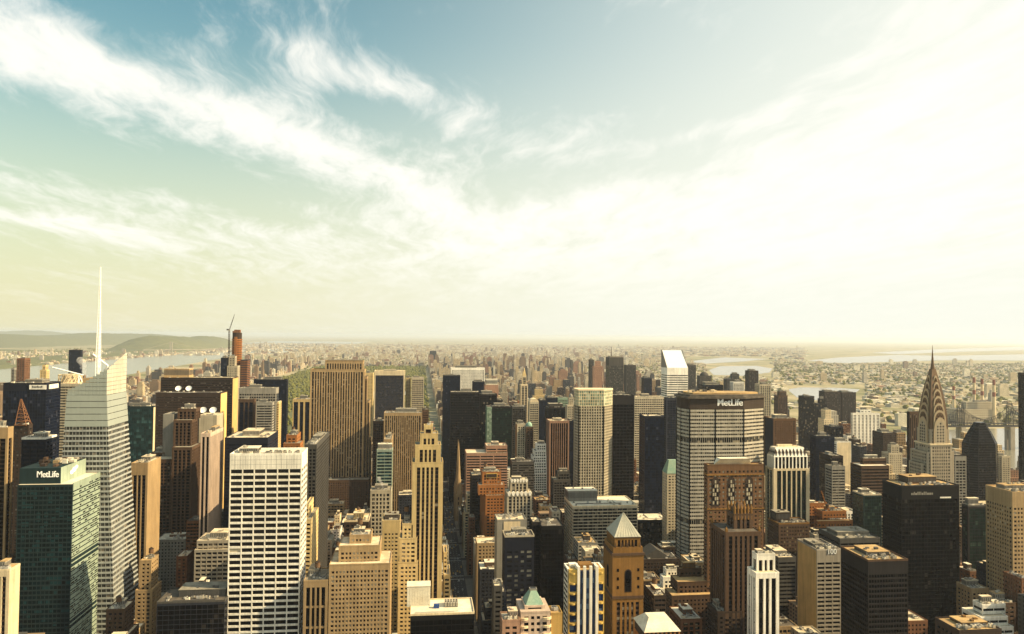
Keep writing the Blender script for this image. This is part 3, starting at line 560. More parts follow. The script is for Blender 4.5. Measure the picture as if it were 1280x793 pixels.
hero('office_tower', 'the pale ribbed shaft', 'pale ribbed shaft with orange brick left side', [(646.5, 657, 531, 1300, 24)], 'pale', 'smoke', 'pier', over=O(bay=4, pw=1.8), units=1, blank='W', bwall='orange')
hero('office_tower', 'the brown shaft with a green dome', 'brown brick shaft with a small green dome beside the pale ribbed shaft', [(657.6, 667, 534, 1290, 22)], 'brown', 'smoke', 'punch', kit=False)
hero('office_block', 'the dim block below the domed shaft', 'dim grey block below the green domed shaft', [(640, 668, 578, 1150, 24)], 'dimgrey', 'smoke', 'band', units=3, roof='roof_tar')
hero('terraced_block', 'the white terraced block', 'white block stepping down to the left in many terraces', [(671, 682.5, 556, 1204, 20), (668.5, 682.7, 564, 1202, 24), (666.5, 682.9, 571, 1200, 27), (664.5, 683.1, 578, 1198, 30), (662.5, 683.3, 585, 1196, 33), (660.5, 683.5, 592, 1194, 36)], 'white', 'smoke', 'grid', over=O(bay=3.4, pw=1.2, top=2, fl=3.8, sp=1.5), units=1, pen=(.2, .9, .3, .8, 4), roof='roof_tar')
hero('office_tower', 'the ribbed brown tower', 'brown tower with white vertical ribs and a slotted top band', [(687, 711.5, 527, 1250, X(683))], 'rose', 'black', 'pier', over=O(bay=3.7, pw=1.0, rs=.9, rec=1.1, top=3, fl=8, sp=1.5), sp='blackwall', units=6, roof='roof_pale')
hero('glass_tower', 'the navy sliver', 'navy sliver showing right of the ribbed brown tower', [(711.8, 718, 527, 1300, 30)], 'navywall', 'navy', 'curtain', units=0)
hero('office_block', 'the dark stepped block', 'dark stepped block with white edges left of the banded block', [(697, 712, 590, 1150, 10), (692, 713, 600, 1146, 24)], 'dimgrey', 'smoke', 'grid', units=2)
# --- orange brick tower, scalloped tower and the dark pair in front
hero('brick_tower', 'the orange brick tower', 'orange brick tower with a gold framed panel near the top',
     [(603, 626.5, 591, 958, X(601)), (598, 631, 607, 953, X(596.5)), (607, 630.5, 620, 947, X(597))], 'orange', 'smoke', 'punch', over=O(bay=3.6, pw=1.8), blank='', units=5, tank=True, wmix=(.5, .2, .3), win=30)
hero('stone_tower', 'the scalloped pale tower', 'pale stone tower with two rows of scalloped white crowns', [(638, 660, 601, 915, 16), (634, 665, 617, 908, 26)], 'pale', 'smoke', 'pier', over=O(bay=4.4, pw=1.9, rs=.4, top=4), sp='grey', units=2, roof='roof_pale', win=40)
hero('office_block', 'the grey twin topped block', 'pale grey box with one cream and one grey roof hut', [(621.5, 658, 651, 735, 24)], 'grey', 'smoke', 'blank', roof='roof_pale', units=5, pen=False)
hero('office_tower', 'the navy block with white blinds', 'dark navy block with scattered white blinds and a pale left edge', [(631, 668, 671, 680, X(628))], 'navywall', 'whitewin', 'grid', over=O(bay=6.0, pw=2.6, fl=4.3, sp=2.2, rs=0.02, rp=.0, top=13, c=2.4), roof='roof_tar', parwall='pale', units=6, win=60, wmix=(.4, .12, .48))
hero('office_tower', 'the black block', 'plain black block between navy blinds block and banded block', [(677, 705, 659, 730, 34)], 'blackwall', 'black', 'curtain', roof='roof_tar', units=2, pen=False)
hero('office_tower', 'the black block annex', 'dark annex with pale roof left of the plain black block', [(666, 676.5, 654, 742, 24)], 'dark', 'black', 'curtain', roof='roof_pale', units=1, pen=False)
hero('office_block', 'the slim chimney-like block', 'slim grey block with a pale roof rising beside the shaded avenue', [(617.5, 628, 734, 600, 16)], 'dimgrey', 'black', 'punch', roof='roof_pale', units=1, pen=False)
hero('office_tower', 'the banded block with flat pale roof', 'wide dark block with thin pale bands under a broad cream roof',
     [(716, 797, 633, 900, X(705.5))], 'pale', 'smoke', 'band', over=O(sp=1.15, fl=3.9, bay=6, pw=.3, rp=.3, top=3), roof='roof_white', parwall='cream', pen=(.0, .46, .55, .96, 13), pen_mat='grey', units=8)
hero('office_tower', 'the navy block with sloping light roof', 'dark navy block with a bright pale roof right of the banded block', [(797.6, 837, 651, 1010, 44)], 'navywall', 'smoke', 'curtain', roof='roof_white', units=6, pen=False)
hero('office_block', 'the dark block with pitched roof hut', 'dark low block with a grey pitched roof house on top', [(803, 850, 700, 830, 34)], 'umber', 'smoke', 'punch', roof='roof_tar', units=5, pen=False)
hero('brick_tower', 'the black step block', 'dark low block with cream roof edge behind the pyramid tower', [(796, 826, 726, 770, 26)], 'umber', 'black', 'punch', roof='roof_tar', parwall='tan', units=3)
hero('white_block', 'the white stepped block', 'small white block stepping up in three tiers with tall windows', [(833, 852, 713, 742, X(829)), (829, 853, 722, 737, X(825)), (826, 854, 737, 732, X(820))], 'white', 'smoke', 'punch', over=O(bay=3, pw=1.3, sp=1.6), roof='roof_pale', units=3)
hero('brick_tower', 'the brown setback block with gold hut', 'dark brown setback block with a gold roof house in the shade', [(849, 877, 712, 706, X(846)), (847, 892, 728, 690, X(838)), (840, 893, 745, 682, X(831))], 'brown', 'black', 'punch', roof='roof_gold', pen=(.2, .75, .2, .8, 6), pen_mat='ochre', units=3)
hero('brick_tower', 'the dark rooftop cluster', 'dark low brick block with cluttered roof left of the white piered tower', [(897, 928, 766, 610, X(884)), ], 'umber', 'black', 'punch', roof='roof_tar', units=7, tank=True)
# --- towers round the octagon
hero('glass_tower', 'the dark tower with gold rows', 'dark tower with faint gold window rows right of the glass crowned tower', [(765.5, 793, 495, 1150, 34)], 'dark', 'black', 'grid', over=O(bay=6, fl=5, sp=1.1, top=14, pw=.4), parwall='dark', units=2)
hero('office_tower', 'the wide grey banded slab', 'wide grey slab of fine level bands behind the navy towers', [(793.5, 831, 497, 1500, 34)], 'pale', 'smoke', 'band', over=O(sp=2.2, fl=4.6, bay=4.4, rp=.1, pw=.8), roof='roof_pale', units=6)
hero('glass_tower', 'the navy tower', 'navy tower with pale roof rim between glass crown and octagon', [(806, 830.5, 521, 1050, 28)], 'navywall', 'navy', 'curtain', over=O(fl=4.2), roof='roof_pale', parwall='slate', units=1, pen=False)
hero('glass_tower', 'the ribbed navy tower', 'navy tower with fine grey ribs touching the octagon tower', [(833, 852.5, 498, 1240, X(830))], 'slate', 'navy', 'pier', over=O(bay=3, pw=.6, rs=.1, rec=.4, fl=4, sp=.8), units=3)
hero('tall_slab', 'the banded tower with a mast', 'far grey banded tower with a thin mast on its top', [(761.5, 779.5, 447, 2050, 40)], 'dimgrey', 'dimglass', 'band', over=O(sp=1.8, fl=4.4, top=24), kit=False)
hero('office_block', 'the green roofed block', 'stone block with a green mansard roof left of the octagon tower', [(834, 852, 592, 985, 20)], 'pale', 'smoke', 'punch', kit=False)
hero('brick_tower', 'the orange-brown monumental block', 'massive orange brown block with tall arched windows before the octagon',
     [(884.5, 954.5, 582, 690, X(880)), ], 'rust', 'amber', 'punch', over=O(bay=4.1, pw=2.2, fl=3.9, sp=1.9, top=5, c=3), roof='roof_gold', units=0, pen=False, win=100, wmix=(.35, .3, .35))  # bright blind panes paint in windows that reflect the light
hero('gothic_tower', 'the brown gothic tower', 'dark brown gothic tower with small finials on its crown', [(917.5, 941, 644, 622, 16), (907, 951.5, 666, 610, 34)], 'brown', 'black', 'pier', over=O(bay=4.4, pw=2.3, rs=.6, rec=1.2, top=3, c=3), sp='umber', roof='roof_tar', pen=False, units=0, parwall='brown')
hero('white_tower', 'the white piered tower', 'slender white tower with long black window strips near the bottom edge',
     [(946, 969, 694, 566, X(940)), (945, 974, 717, 560, X(934))], 'white', 'black', 'pier', over=O(bay=4.4, pw=1.8, rs=.9, rec=1.3, top=4, fl=9, sp=1.0, c=2.4), sp='blackwall', roof='roof_pale', units=4, pen=(.1, .4, .3, .8, 3))
N100 = hero('office_tower', 'the grey tower numbered at the top', 'grey tower with a number on its top band and a plain gold side wall',
     [(1021, 1051, 688, 640, X(996.5))], 'concrete', 'smoke', 'band', over=O(sp=1.7, fl=3.8, top=11, bay=7, rp=.1, pw=1.0), blank='W', bwall='sunlitgold', roof='roof_tar', units=9, pen=(.1, .5, .3, .8, 3))  # west wall coloured gold for the light that glows on it
hero('office_block', 'the dark annex of the numbered tower', 'low dark annex with cream roof left of the numbered tower', [(973, 995, 698, 712, 40)], 'dimgrey', 'black', 'band', roof='roof_pale', units=3, pen=(.1, .8, .3, .8, 4))
hero('office_tower', 'the black banded tower', 'black banded tower with a gold roof deck and roof plant', [(1085, 1135, 701, 560, X(1051))], 'dark', 'black', 'band', over=O(sp=1.5, fl=4.0, bay=2.4, pw=.3, rp=.1, top=11), roof='roof_gold', parwall='brown', units=7, pen=(.25, .8, .35, .85, 3), pen_mat='machinedark')
hero('office_tower', 'the tall black tower', 'tall black tower with faint sign, gold roof and notched corners', [(1127, 1199, 608, 700, X(1103))], 'blackwall', 'black', 'curtain', over=O(fl=4, sp=.6, bay=3.4, top=13), roof='roof_gold', parwall='dark', units=5, pen=(.25, .75, .4, .9, 7), pen_mat='brown')
hero('stone_tower', 'the zigzag crowned tower', 'white stone tower with sloping crown of diamonds and dark glass strips', [(967, 1012, 586, 840, X(956.5))], 'cream', 'green', 'pier', over=O(bay=5.6, pw=1.5, rs=.7, rec=.9, top=2.5, fl=4.2, sp=1.2, c=6.5), sp='dark', kit=False)
hero('brick_block', 'the curved brown block', 'brown block with a curved front and gold lit left windows', [(973.5, 1012, 655, 760, X(960.5))], 'brown', 'amber', 'punch', over=O(bay=3, pw=1.5, top=3), roof='roof_tar', parwall='ochre', units=6, pen=(.05, .5, .4, .9, 10), pen_mat='umber')
hero('brick_block', 'the rear orange block', 'orange brick block with pale skylight roofs near the crane', [(1006, 1034, 630, 890, X(1002))], 'orange', 'smoke', 'punch', roof='roof_white', units=4, pen=(.1, .5, .3, .8, 3), pen_mat='roof_white')
hero('brick_block', 'the stepped orange block', 'stepped orange block with a small dark arm crane on its roof', [(1028, 1058, 640, 866, 20), (1022, 1066, 652, 850, X(1018))], 'orange', 'smoke', 'punch', roof='roof_gold', units=6, tank=True)
hero('brick_block', 'the low grey roofed block', 'low block with long grey roof sheds left of the black tower', [(1050, 1100, 674, 700, 40)], 'dimgrey', 'black', 'band', roof='roof_grey', units=3, pen=(.1, .9, .3, .8, 4), pen_mat='roof_grey')
hero('glass_block', 'the pale green glass block', 'blue green glass block reflecting pale light left of the black tower', [(1079.5, 1102, 619, 870, 24)], 'tealwall', 'green', 'curtain', roof='roof_white', units=2, parwall='pale', blank='', over=O(c=1.2))
hero('office_tower', 'the tan tower on the right edge', 'tan concrete tower with small square windows cut by the right edge', [(1265.5, 1312, 616, 640, X(1232))], 'tan', 'smoke', 'punch', over=O(bay=3.1, pw=1.5, fl=3.9, sp=1.9, top=14, c=1.6), roof='roof_gold', units=4, win=100, wfaces='WS', bwall='tan')
hero('glass_block', 'the dark green block', 'dark green glass block with orange glints left of the tan tower', [(1210, 1236, 633, 760, X(1202))], 'dark', 'green', 'curtain', roof='roof_pale', units=6, pen=(.1, .6, .3, .8, 8), over=O(c=2.5), parwall='dimgrey')
hero('white_block', 'the white terraced house block', 'white terraced block with dark ribbon windows at lower right', [(1228, 1257, 757, 580, X(1216)), (1226, 1260, 772, 574, 22), (1224, 1267, 785, 570, 26)], 'white', 'black', 'band', over=O(sp=2.4, fl=4.6, top=2.5, bay=8), roof='roof_pale', units=4)
hero('office_block', 'the tan stub by the black tower', 'small tan stub with cream roof right of the tall black tower', [(1214, 1236, 737, 660, 20)], 'tan', 'black', 'punch', roof='roof_pale', units=3)
hero('office_block', 'the gold roofed corner block', 'dark block with a gold striped roof at the bottom edge', [(1199, 1252, 789, 470, 24)], 'umber', 'black', 'punch', roof='roof_gold', units=5, pen=(.3, .9, .4, .9, 2), pen_mat='ochre')
# --- east midtown in the haze
hero('brick_tower', 'the rough brown tower', 'brown stone tower right of the octagon with dark navy side', [(967, 995, 524, 1150, X(955.5))], 'rust', 'smoke', 'punch', blank='W', bwall='navywall', units=6, roof='roof_pale')
hero('glass_tower', 'the navy slab in the haze', 'navy slab with pale roof plant behind the zigzag crowned tower', [(1020, 1043, 546, 1100, X(1012.5))], 'navywall', 'navy', 'curtain', units=6)
hero('white_slab', 'the blank white slab', 'blank white slab with striped left side', [(1046, 1064, 553, 1250, X(1036))], 'white', 'smoke', 'band', over=O(bay=20), blank='S', bwall='cream', units=2)
hero('office_tower', 'the dull brown tower', 'dull brown tower before the blank white slab', [(1040, 1054, 571, 1005, X(1024))], 'umber', 'smoke', 'curtain', units=3)
hero('office_tower', 'the grey half-height block', 'grey banded half height block attached to the dull brown tower', [(1040, 1056.5, 584, 985, 18)], 'grey', 'smoke', 'band', units=2)
hero('office_tower', 'the brown ribbon-window block', 'brown block of ribbon windows with dark plant floor and white roof plant', [(1079, 1108, 574, 1014, X(1075)), (1077, 1111.5, 583, 1000, X(1063))], 'brown', 'black', 'band', over=O(sp=2.2, fl=4.4, bay=30), roof='roof_white', units=8)
hero('apartment_tower', 'the pale apartment slab', 'pale apartment slab of tall white strips in the hazy east', [(1075.5, 1089, 513, 1716, 14), (1066, 1100, 517, 1700, X(1063.5))], 'white', 'dimglass', 'pier', over=O(bay=9, pw=5, rs=.4, fl=3.6, sp=1.6), units=2)
hero('apartment_tower', 'the left twin brown tower', 'left of two joined hazy brown apartment towers', [(1031, 1051, 490, 2100, 34)], 'umber', 'dimglass', 'pier', over=O(bay=5, pw=1.5), units=2, parwall='dark')
hero('apartment_tower', 'the right twin brown tower', 'right of two joined hazy brown apartment towers', [(1053, 1070, 491, 2100, 34)], 'umber', 'dimglass', 'pier', over=O(bay=5, pw=1.5), units=2, parwall='dark')
hero('apartment_tower', 'the plain dark hazy tower', 'plain dark tower standing alone above the hazy river', [(1004.5, 1018, 496, 1750, 26)], 'dark', 'smoke', 'curtain', units=1)
hero('apartment_tower', 'the lower dark hazy tower', 'lower stepped dark tower right of the plain dark tower', [(1025, 1032, 499, 1806, 12), (1021, 1034, 505, 1800, 26)], 'dark', 'smoke', 'curtain', units=0)
hero('apartment_tower', 'the capped brown tower', 'brown tower with a dark cap right of the octagon', [(974.5, 983, 490, 1910, 14), (973, 984.5, 495, 1905, 26)], 'brown', 'dimglass', 'pier', units=0)
hero('apartment_tower', 'the tall brown twin top', 'tall brown tower with twin tops above the octagon roof', [(936.5, 948, 464, 2200, 30)], 'umber', 'dimglass', 'pier', over=O(bay=6, pw=2), units=2)
hero('apartment_tower', 'the dim stepped tower', 'dim stepped tower behind the octagon roof', [(915, 924, 468, 2310, 14), (909, 927, 474, 2300, 30)], 'dimgrey', 'dimglass', 'grid', units=0)
hero('apartment_tower', 'the broad pale slab', 'broad pale slab above the right end of the octagon roof', [(949.5, 964, 481, 1700, 26)], 'pale', 'dimglass', 'pier', units=1)
hero('apartment_tower', 'the white hospital block', 'white block right of the sloping roof tower', [(917, 930, 478, 2000, 26)], 'white', 'dimglass', 'grid', units=1)
hero('glass_tower', 'the flat navy hazy block', 'flat navy block low behind the octagon roof', [(880, 904, 482, 1500, 34)], 'navywall', 'smoke', 'curtain', units=2)
hero('apartment_tower', 'the domed hazy tower', 'hazy brown tower with a rounded top right of the sloping roof', [(875, 889.5, 470, 2100, 26)], 'dimgrey', 'dimglass', 'punch', kit=False)
hero('apartment_tower', 'the plain hazy slab', 'plain hazy brown slab touching the sloping roof tower', [(860.5, 870, 457, 2350, 30)], 'dimgrey', 'dimglass', 'grid', units=1)
hero('apartment_tower', 'the ribbed hazy tower', 'hazy tower pair left of the sloping roof tower', [(783, 795, 457, 2300, 30)], 'dimgrey', 'dimglass', 'pier', units=1)
hero('apartment_tower', 'the small navy far tower', 'small navy tower before the hazy tower pair', [(805, 815, 473, 2000, 26)], 'slate', 'navy', 'curtain', units=1)
hero('apartment_tower', 'the pink-brown far tower', 'pinkish brown tower with gold cap in the hazy upper east', [(744, 751, 452, 2710, 10), (742, 753, 458, 2700, 24)], 'rose', 'dimglass', 'punch', units=0)
hero('apartment_tower', 'the tall far grey slab', 'tall grey slab left of the pinkish tower with gold cap', [(737.5, 742.5, 450, 2760, 24)], 'dimgrey', 'dimglass', 'grid', units=0)
hero('apartment_tower', 'the far dark block by the avenue end', 'dark block standing alone near the far end of the avenue', [(537, 545.5, 439, 7700, 70)], 'slate', 'smoke', 'curtain', units=0)
hero('apartment_tower', 'the dark block in hazy east', 'dark brown block left of the tall arched metal crown', [(1104, 1121, 542, 1300, 34)], 'umber', 'smoke', 'punch', units=3)
hero('apartment_tower', 'the tiered pale block', 'tiered pale block before the dark slab left of the metal crown', [(1114, 1124, 557, 1186, 10), (1111, 1128, 567, 1180, 20)], 'pale', 'dimglass', 'punch', units=1)
hero('apartment_tower', 'the navy block in hazy east', 'navy block above the blank white slab', [(1038.5, 1054, 534, 1400, 26)], 'navywall', 'smoke', 'curtain', units=2)
hero('apartment_tower', 'the cream block in hazy east', 'cream stepped block left of the navy block in the hazy east', [(1032, 1039, 513, 1650, 20), (1030, 1042, 524, 1646, 26)], 'cream', 'dimglass', 'punch', units=0)
hero('office_tower', 'the dark slab beside the metal crown', 'dark slab with brown front left of the arched metal crown', [(1137, 1152, 515, 1050, X(1133.5))], 'brown', 'smoke', 'blank', kit=False)
hero('glass_tower', 'the dark tower on the right edge', 'tall plain dark tower cut by the right edge of the picture', [(1277, 1302, 467, 1150, X(1272.5))], 'dark', 'black', 'curtain', units=1)
hero('apartment_tower', 'the tan stepped apartment tower', 'tan stepped tower right of the metal crown below the bridge', [(1205, 1210, 541, 1312, 10), (1199, 1213, 550, 1306, 20), (1194, 1214, 562, 1300, 26)], 'tan', 'dimglass', 'punch', kit=False)
hero('apartment_tower', 'the dark capped grey block', 'grey tower with a dark cap at the foot of the metal crown', [(1194, 1208, 570, 960, 24)], 'grey', 'smoke', 'grid', units=3, parwall='dark', over=O(top=7))
hero('apartment_tower', 'the thin tan tower by the water', 'thin tan tower right of the pointed dark tower', [(1252.5, 1263, 571, 1250, 24)], 'pale', 'dimglass', 'punch', units=1)
# ------------------------------------------------------------------ landmark shapes
BY = {o['label']: o for o in list(bpy.data.objects) if o.type == 'EMPTY' and 'label' in o.keys()}
def find(s):
    for k, o in BY.items():
        if s in k: return o, tuple(o.location)
    raise KeyError(s)
def add_part(P, base, m, name, mats, smooth=False): return m.build(name, mats, P, base, smooth)
def box_of(short): return [f for f in FOOT if f[5] == short]
# -- green glass tower with a sign box (west, near)
def sign_tower():
    lo = tier((22, 91, 606, 690, X(130))); up = tier((24.5, 76, 585.5, 693, X(107))); up[4] = lo[5] - .2
    base = ((lo[0] + lo[1]) / 2, (lo[2] + lo[3]) / 2, 0)
    P = thing('glass_tower', 'deep green glass tower with white lettering, pale green east wall and roof clutter', 'building', base)
    g, w_, ops = M(), M(), []
    s = dict(bay=3.3, pw=.3, fl=4.05, sp=1.35, c=.5, top=2.2, rp=0.02, rs=.1, rec=.35)
    facade(g, w_, lo, s, 0, 0, '', 0, ops); g.build('glazing', 'tealdeep', P, base); w_.build('facade_frame', 'tealwall', P, base)
    # east wall: pale green panels with dark window slits
    e = M(); rng = random.Random(5); x1, y0, y1, z1 = lo[1], lo[2] + .6, lo[3] - .6, lo[5]
    k = 0; z = z1 - 3
    while z > 5:
        dark = k in (15, 16, 28, 29); y = y0
        e.box(x1 - .1, x1 + .35, y0, y1, z - (2.9 if not dark else 1.0), z)
        while y < y1 - 2 and not dark:
            ln = rng.choice([1.5, 3, 4.5, 6])
            if rng.random() < .45: e.box(x1 + .3, x1 + .42, y, min(y1, y + ln), z - 2.2, z - .9, 1)
            y += ln + 1.2
        z -= 4.05; k += 1
    e.box(x1 - .1, x1 + .38, y0, y1, z1 - 2.9, z1 + .9); e.build('side_cladding', ['leafgreen', 'black'], P, base)
    u = M(); u.box(*up); u.build('sign_box', 'tealwall', P, base)
    u = M(); u.box(up[1] - .1, up[1] + .3, up[2] + .2, up[3] - .2, up[4], up[5] + .4); u.build('side_cladding', 'leafgreen', P, base)
    r = M(); r.box(lo[0] + .4, lo[1] - .4, lo[2] + .4, lo[3] - .4, lo[5] - .2, lo[5] + .1); r.build('roof', 'roof_white', P, base)
    rng = random.Random(3)
    for i in range(16):
        ux, uy = rng.uniform(up[0] + 2, up[1] - 6), rng.uniform(up[2] + 2, up[3] - 6); c = M(); h = rng.uniform(1.5, 4.5)
        c.box(ux, ux + rng.uniform(2, 5), uy, uy + rng.uniform(2, 5), up[5] - .1, up[5] + h); c.bar((ux, uy, up[5]), (ux + 6, uy + 2, up[5] + h * .8), .25)
        c.build('cooling_unit', rng.choice(['umber', 'tan', 'machine', 'brown', 'roof_white']), P, base)
    a, b = at(46, 597, up[2] - .3), at(73.5, 589, up[2] - .3)
    lettering('MetLife', P, base, a.x, b.x, up[2] - .2, a.z, b.z - a.z, bold=.026)
    em = M(); yc, zc = (up[2] + up[3]) / 2, up[5] - 5.5                       # white leaf-like emblem on the side wall
    for i, (dy, dz, r1, r2) in enumerate(((-4, -1.6, 3.4, 1.9), (0.5, 0, 4, 2.3), (5, 1.6, 3, 1.6))):
        em.loft([[(up[1] + .31 + .1 * j + .02 * i, yc + dy + r1 * math.cos(t * .5236) , zc + dz + r2 * math.sin(t * .5236)) for t in range(12)] for j in (0, 1)])
    em.build('emblem', 'letter', P, base)
    FOOT.append((lo[0], lo[1], lo[2], lo[3], lo[5], 'the green glass tower with white lettering'))
sign_tower()
# -- faceted pale glass tower with the tall white spire
def spire_tower():
    Y0 = 745.0
    Xb, Xt = at(146, 793, Y0).x, at(132, 462, Y0).x
    zs = [0, at(88, 486, Y0).z]                                              # facade runs to the level where the crown screens start
    zE, zA = at(132, 462, Y0).z, at_x(157, 441, Xt).z; yE = at_x(157, 441, Xt).y
    top_w = at(86, 490, Y0).x; bot_w = at(58, 793, Y0).x
    def ring(z, off=0.0):
        t = z / zA; tl = min(1, z / zE)
        xs, xe = bot_w + (top_w - bot_w) * tl, Xb + (Xt - Xb) * tl
        m_y = 765 + (yE - .5 - 765) * t; ne_y = 803 + (yE - 803) * t; ne_x = Xb + 3 + (Xt - 2 - (Xb + 3)) * t
        return [(xs - off, Y0 - off, z), (xe + off, Y0 - off, z), (xe + off, m_y, z), (ne_x + off * .6, ne_y + off, z), (xs - off, ne_y + off, z)]
    base = ((bot_w + Xb) / 2, 775, 0)
    P = thing('glass_tower', 'faceted pale banded glass tower with a tall white lattice spire', 'building', base)
    zr = zs[1] - 6
    g = M(); g.loft([ring(zr * i / 12) for i in range(13)]); g.build('glazing', 'dimglass', P, base)
    b = M(); z = 3.0; fl = 4.75
    while z < zr - 30: b.loft([ring(z, .45), ring(z + 1.75, .45)]); z += fl
    zc = z
    for i in range(13):                                                      # thin mullions up the two main faces
        for side in (0, 1):
            t = (i + .5) / 13
            def pt(zz):
                r = ring(zz, .2); p, q = (r[0], r[1]) if side == 0 else (r[1], r[2]); return (p[0] + (q[0] - p[0]) * t, p[1] + (q[1] - p[1]) * t, zz)
            b.bar(pt(2), pt(zc), .16)
    b.build('facade_frame', 'silver', P, base)
    c = M(); z = zc
    while z < zr: c.loft([ring(z, .4), ring(min(z + 5.4, zr), .4)]); z += 6.0
    c.build('crown_band', 'screen', P, base)
    # crown screens: the south one steps up to the east, the east one rises to a point at its north end
    s = M(); r0 = ring(zr); n = 11
    for i in range(n):
        xa, xb = r0[0][0] + (r0[1][0] - r0[0][0]) * i / n, r0[0][0] + (r0[1][0] - r0[0][0]) * (i + 1) / n
        zt = zr + 4 + (zE - zr - 4) * ((i + 1) / n) ** 1.2; zz = zr + .2; j = 0
        while zz < zt:
            s.box(xa + (.08 if i else 0), xb, Y0 + .2, Y0 + .7, zz, min(zz + 3.5, zt)); zz += 3.9
        for zz in (zr, zt - 1): s.bar((xa, Y0 + .9, zr), (xa, Y0 + .9, zt), .18)
    s.build('south_screen', 'screen', P, base)
    s = M(); xe, n = r0[1][0], 12
    for i in range(n):
        ya, yb = Y0 + .8 + (yE - Y0 - .8) * i / n, Y0 + .8 + (yE - Y0 - .8) * (i + 1) / n
        za, zb = zE + (zA - zE) * i / n, zE + (zA - zE) * (i + 1) / n; zz = zr + .2
        while zz < za:
            t = min(zz + 3.6, za); full = t >= za - .01
            s.loft([[(xe - .5 - .002 * zz + .002 * zr, ya, zz), (xe + .0, ya, zz), (xe + .0, yb - .06, zz), (xe - .5, yb - .06, zz)], [(xe - .5, ya, t), (xe, ya, t), (xe, yb - .06, zb if full else t), (xe - .5, yb - .06, zb if full else t)]]); zz += 4.0
    s.build('east_screen', 'slabgrey', P, base)
    k = M(); k.box(r0[0][0] + 4, r0[1][0] - 6, Y0 + 8, yE - 8, zr - .5, zr + 9); k.box(r0[0][0] + 8, r0[1][0] - 14, Y0 + 12, yE - 12, zr + 9, zr + 15, 1)
    for i in range(6): k.bar((r0[1][0] - 12 + i, Y0 + 6 + i * 5, zr + 4), (r0[1][0] - 3, Y0 + 6 + i * 6, zE + 2 + i), .35)
    k.bar((r0[1][0] - 22, Y0 + 22, zA - 1), (r0[1][0] - 8, Y0 + 22, zA - 12), .7, 2); k.bar((r0[1][0] - 8, Y0 + 22, zA - 12), (r0[1][0] - 8, Y0 + 22, zr + 8), .6, 2)
    k.build('roof_plant', ['machine', 'tan', 'letter'], P, base)
    sx, sy = at(122.5, 462, Y0 + 14).x, Y0 + 14; zt = at(124.8, 334, Y0 + 14).z; zb = zr
    m = M(); levels = [(0, 1.9), (.32, 1.5), (.55, 1.0), (.75, .65), (1, .25)]
    hgt = zt - zb
    for (t0, w0), (t1, w1) in zip(levels, levels[1:]):
        for q in ((-1, -1), (1, -1), (1, 1), (-1, 1)): m.bar((sx + q[0] * w0, sy + q[1] * w0, zb + hgt * t0), (sx + q[0] * w1, sy + q[1] * w1, zb + hgt * t1), .3 if t0 < .5 else .2)
        nb = 8
        for i in range(nb):
            a, c = t0 + (t1 - t0) * i / nb, t0 + (t1 - t0) * (i + 1) / nb; wa, wc = w0 + (w1 - w0) * i / nb, w0 + (w1 - w0) * (i + 1) / nb
            for (p, q) in (((-1, -1), (1, -1)), ((1, -1), (1, 1)), ((1, 1), (-1, 1)), ((-1, 1), (-1, -1))):
                m.bar((sx + p[0] * wa, sy + p[1] * wa, zb + hgt * a), (sx + q[0] * wc, sy + q[1] * wc, zb + hgt * c), .14)
        m.cyl(sx, sy, zb + hgt * t0, zb + hgt * t1, w0 * .55, w1 * .5, 8)
    m.build('spire', 'letter', P, base)
    FOOT.append((bot_w, Xb + 3, Y0, 803, zA, 'the spired glass tower'))
spire_tower()
# -- tower with the sloping white roof
def slope_tower():
    b = tier((834, 860, 460, 1590, X(826.5))); base = ((b[0] + b[1]) / 2, (b[2] + b[3]) / 2, 0)
    zt = at_x(826.8, 438, b[0]).z; pk = at(842, 438, b[3]).z; zt = pk
    P = thing('tall_slab', 'tower with steep bright white sloping roof facing the city', 'building', base)
    g, w_ = M(), M(); facade(g, w_, b, dict(bay=20, pw=.4, fl=5.0, sp=2.6, c=.4, top=16, rp=.3, rs=0, rec=.5), 0, 0)
    g.build('glazing', 'dimglass', P, base); w_.build('facade_frame', 'white', P, base)
    m = M(); x0, x1, y0, y1, z = b[0], b[1], b[2], b[3], b[5]
    m.loft([[(x0, y0, z), (x1, y0, z), (x1, y1, z), (x0, y1, z)], [(x0, y1 - 3, zt), (x1, y1 - 3, zt), (x1, y1, zt), (x0, y1, zt)]]); m.build('sloping_roof', 'slopewhite', P, base)
    m = M()
    for xx in (x0 - .15, x1 - .6):
        m.loft([[(xx, y0 - .1, z), (xx + .8, y0 - .1, z), (xx + .8, y1, z), (xx, y1, z)], [(xx, y1 - 4.5, zt + 1), (xx + .8, y1 - 4.5, zt + 1), (xx + .8, y1, zt + 1), (xx, y1, zt + 1)]])
    m.build('roof_edge', 'grey', P, base); FOOT.append((x0, x1, y0, y1, zt, 'the sloping roof tower'))
wall_mat('slopewhite', (.85, .83, .78), .22, .6, .06, .35)
slope_tower()
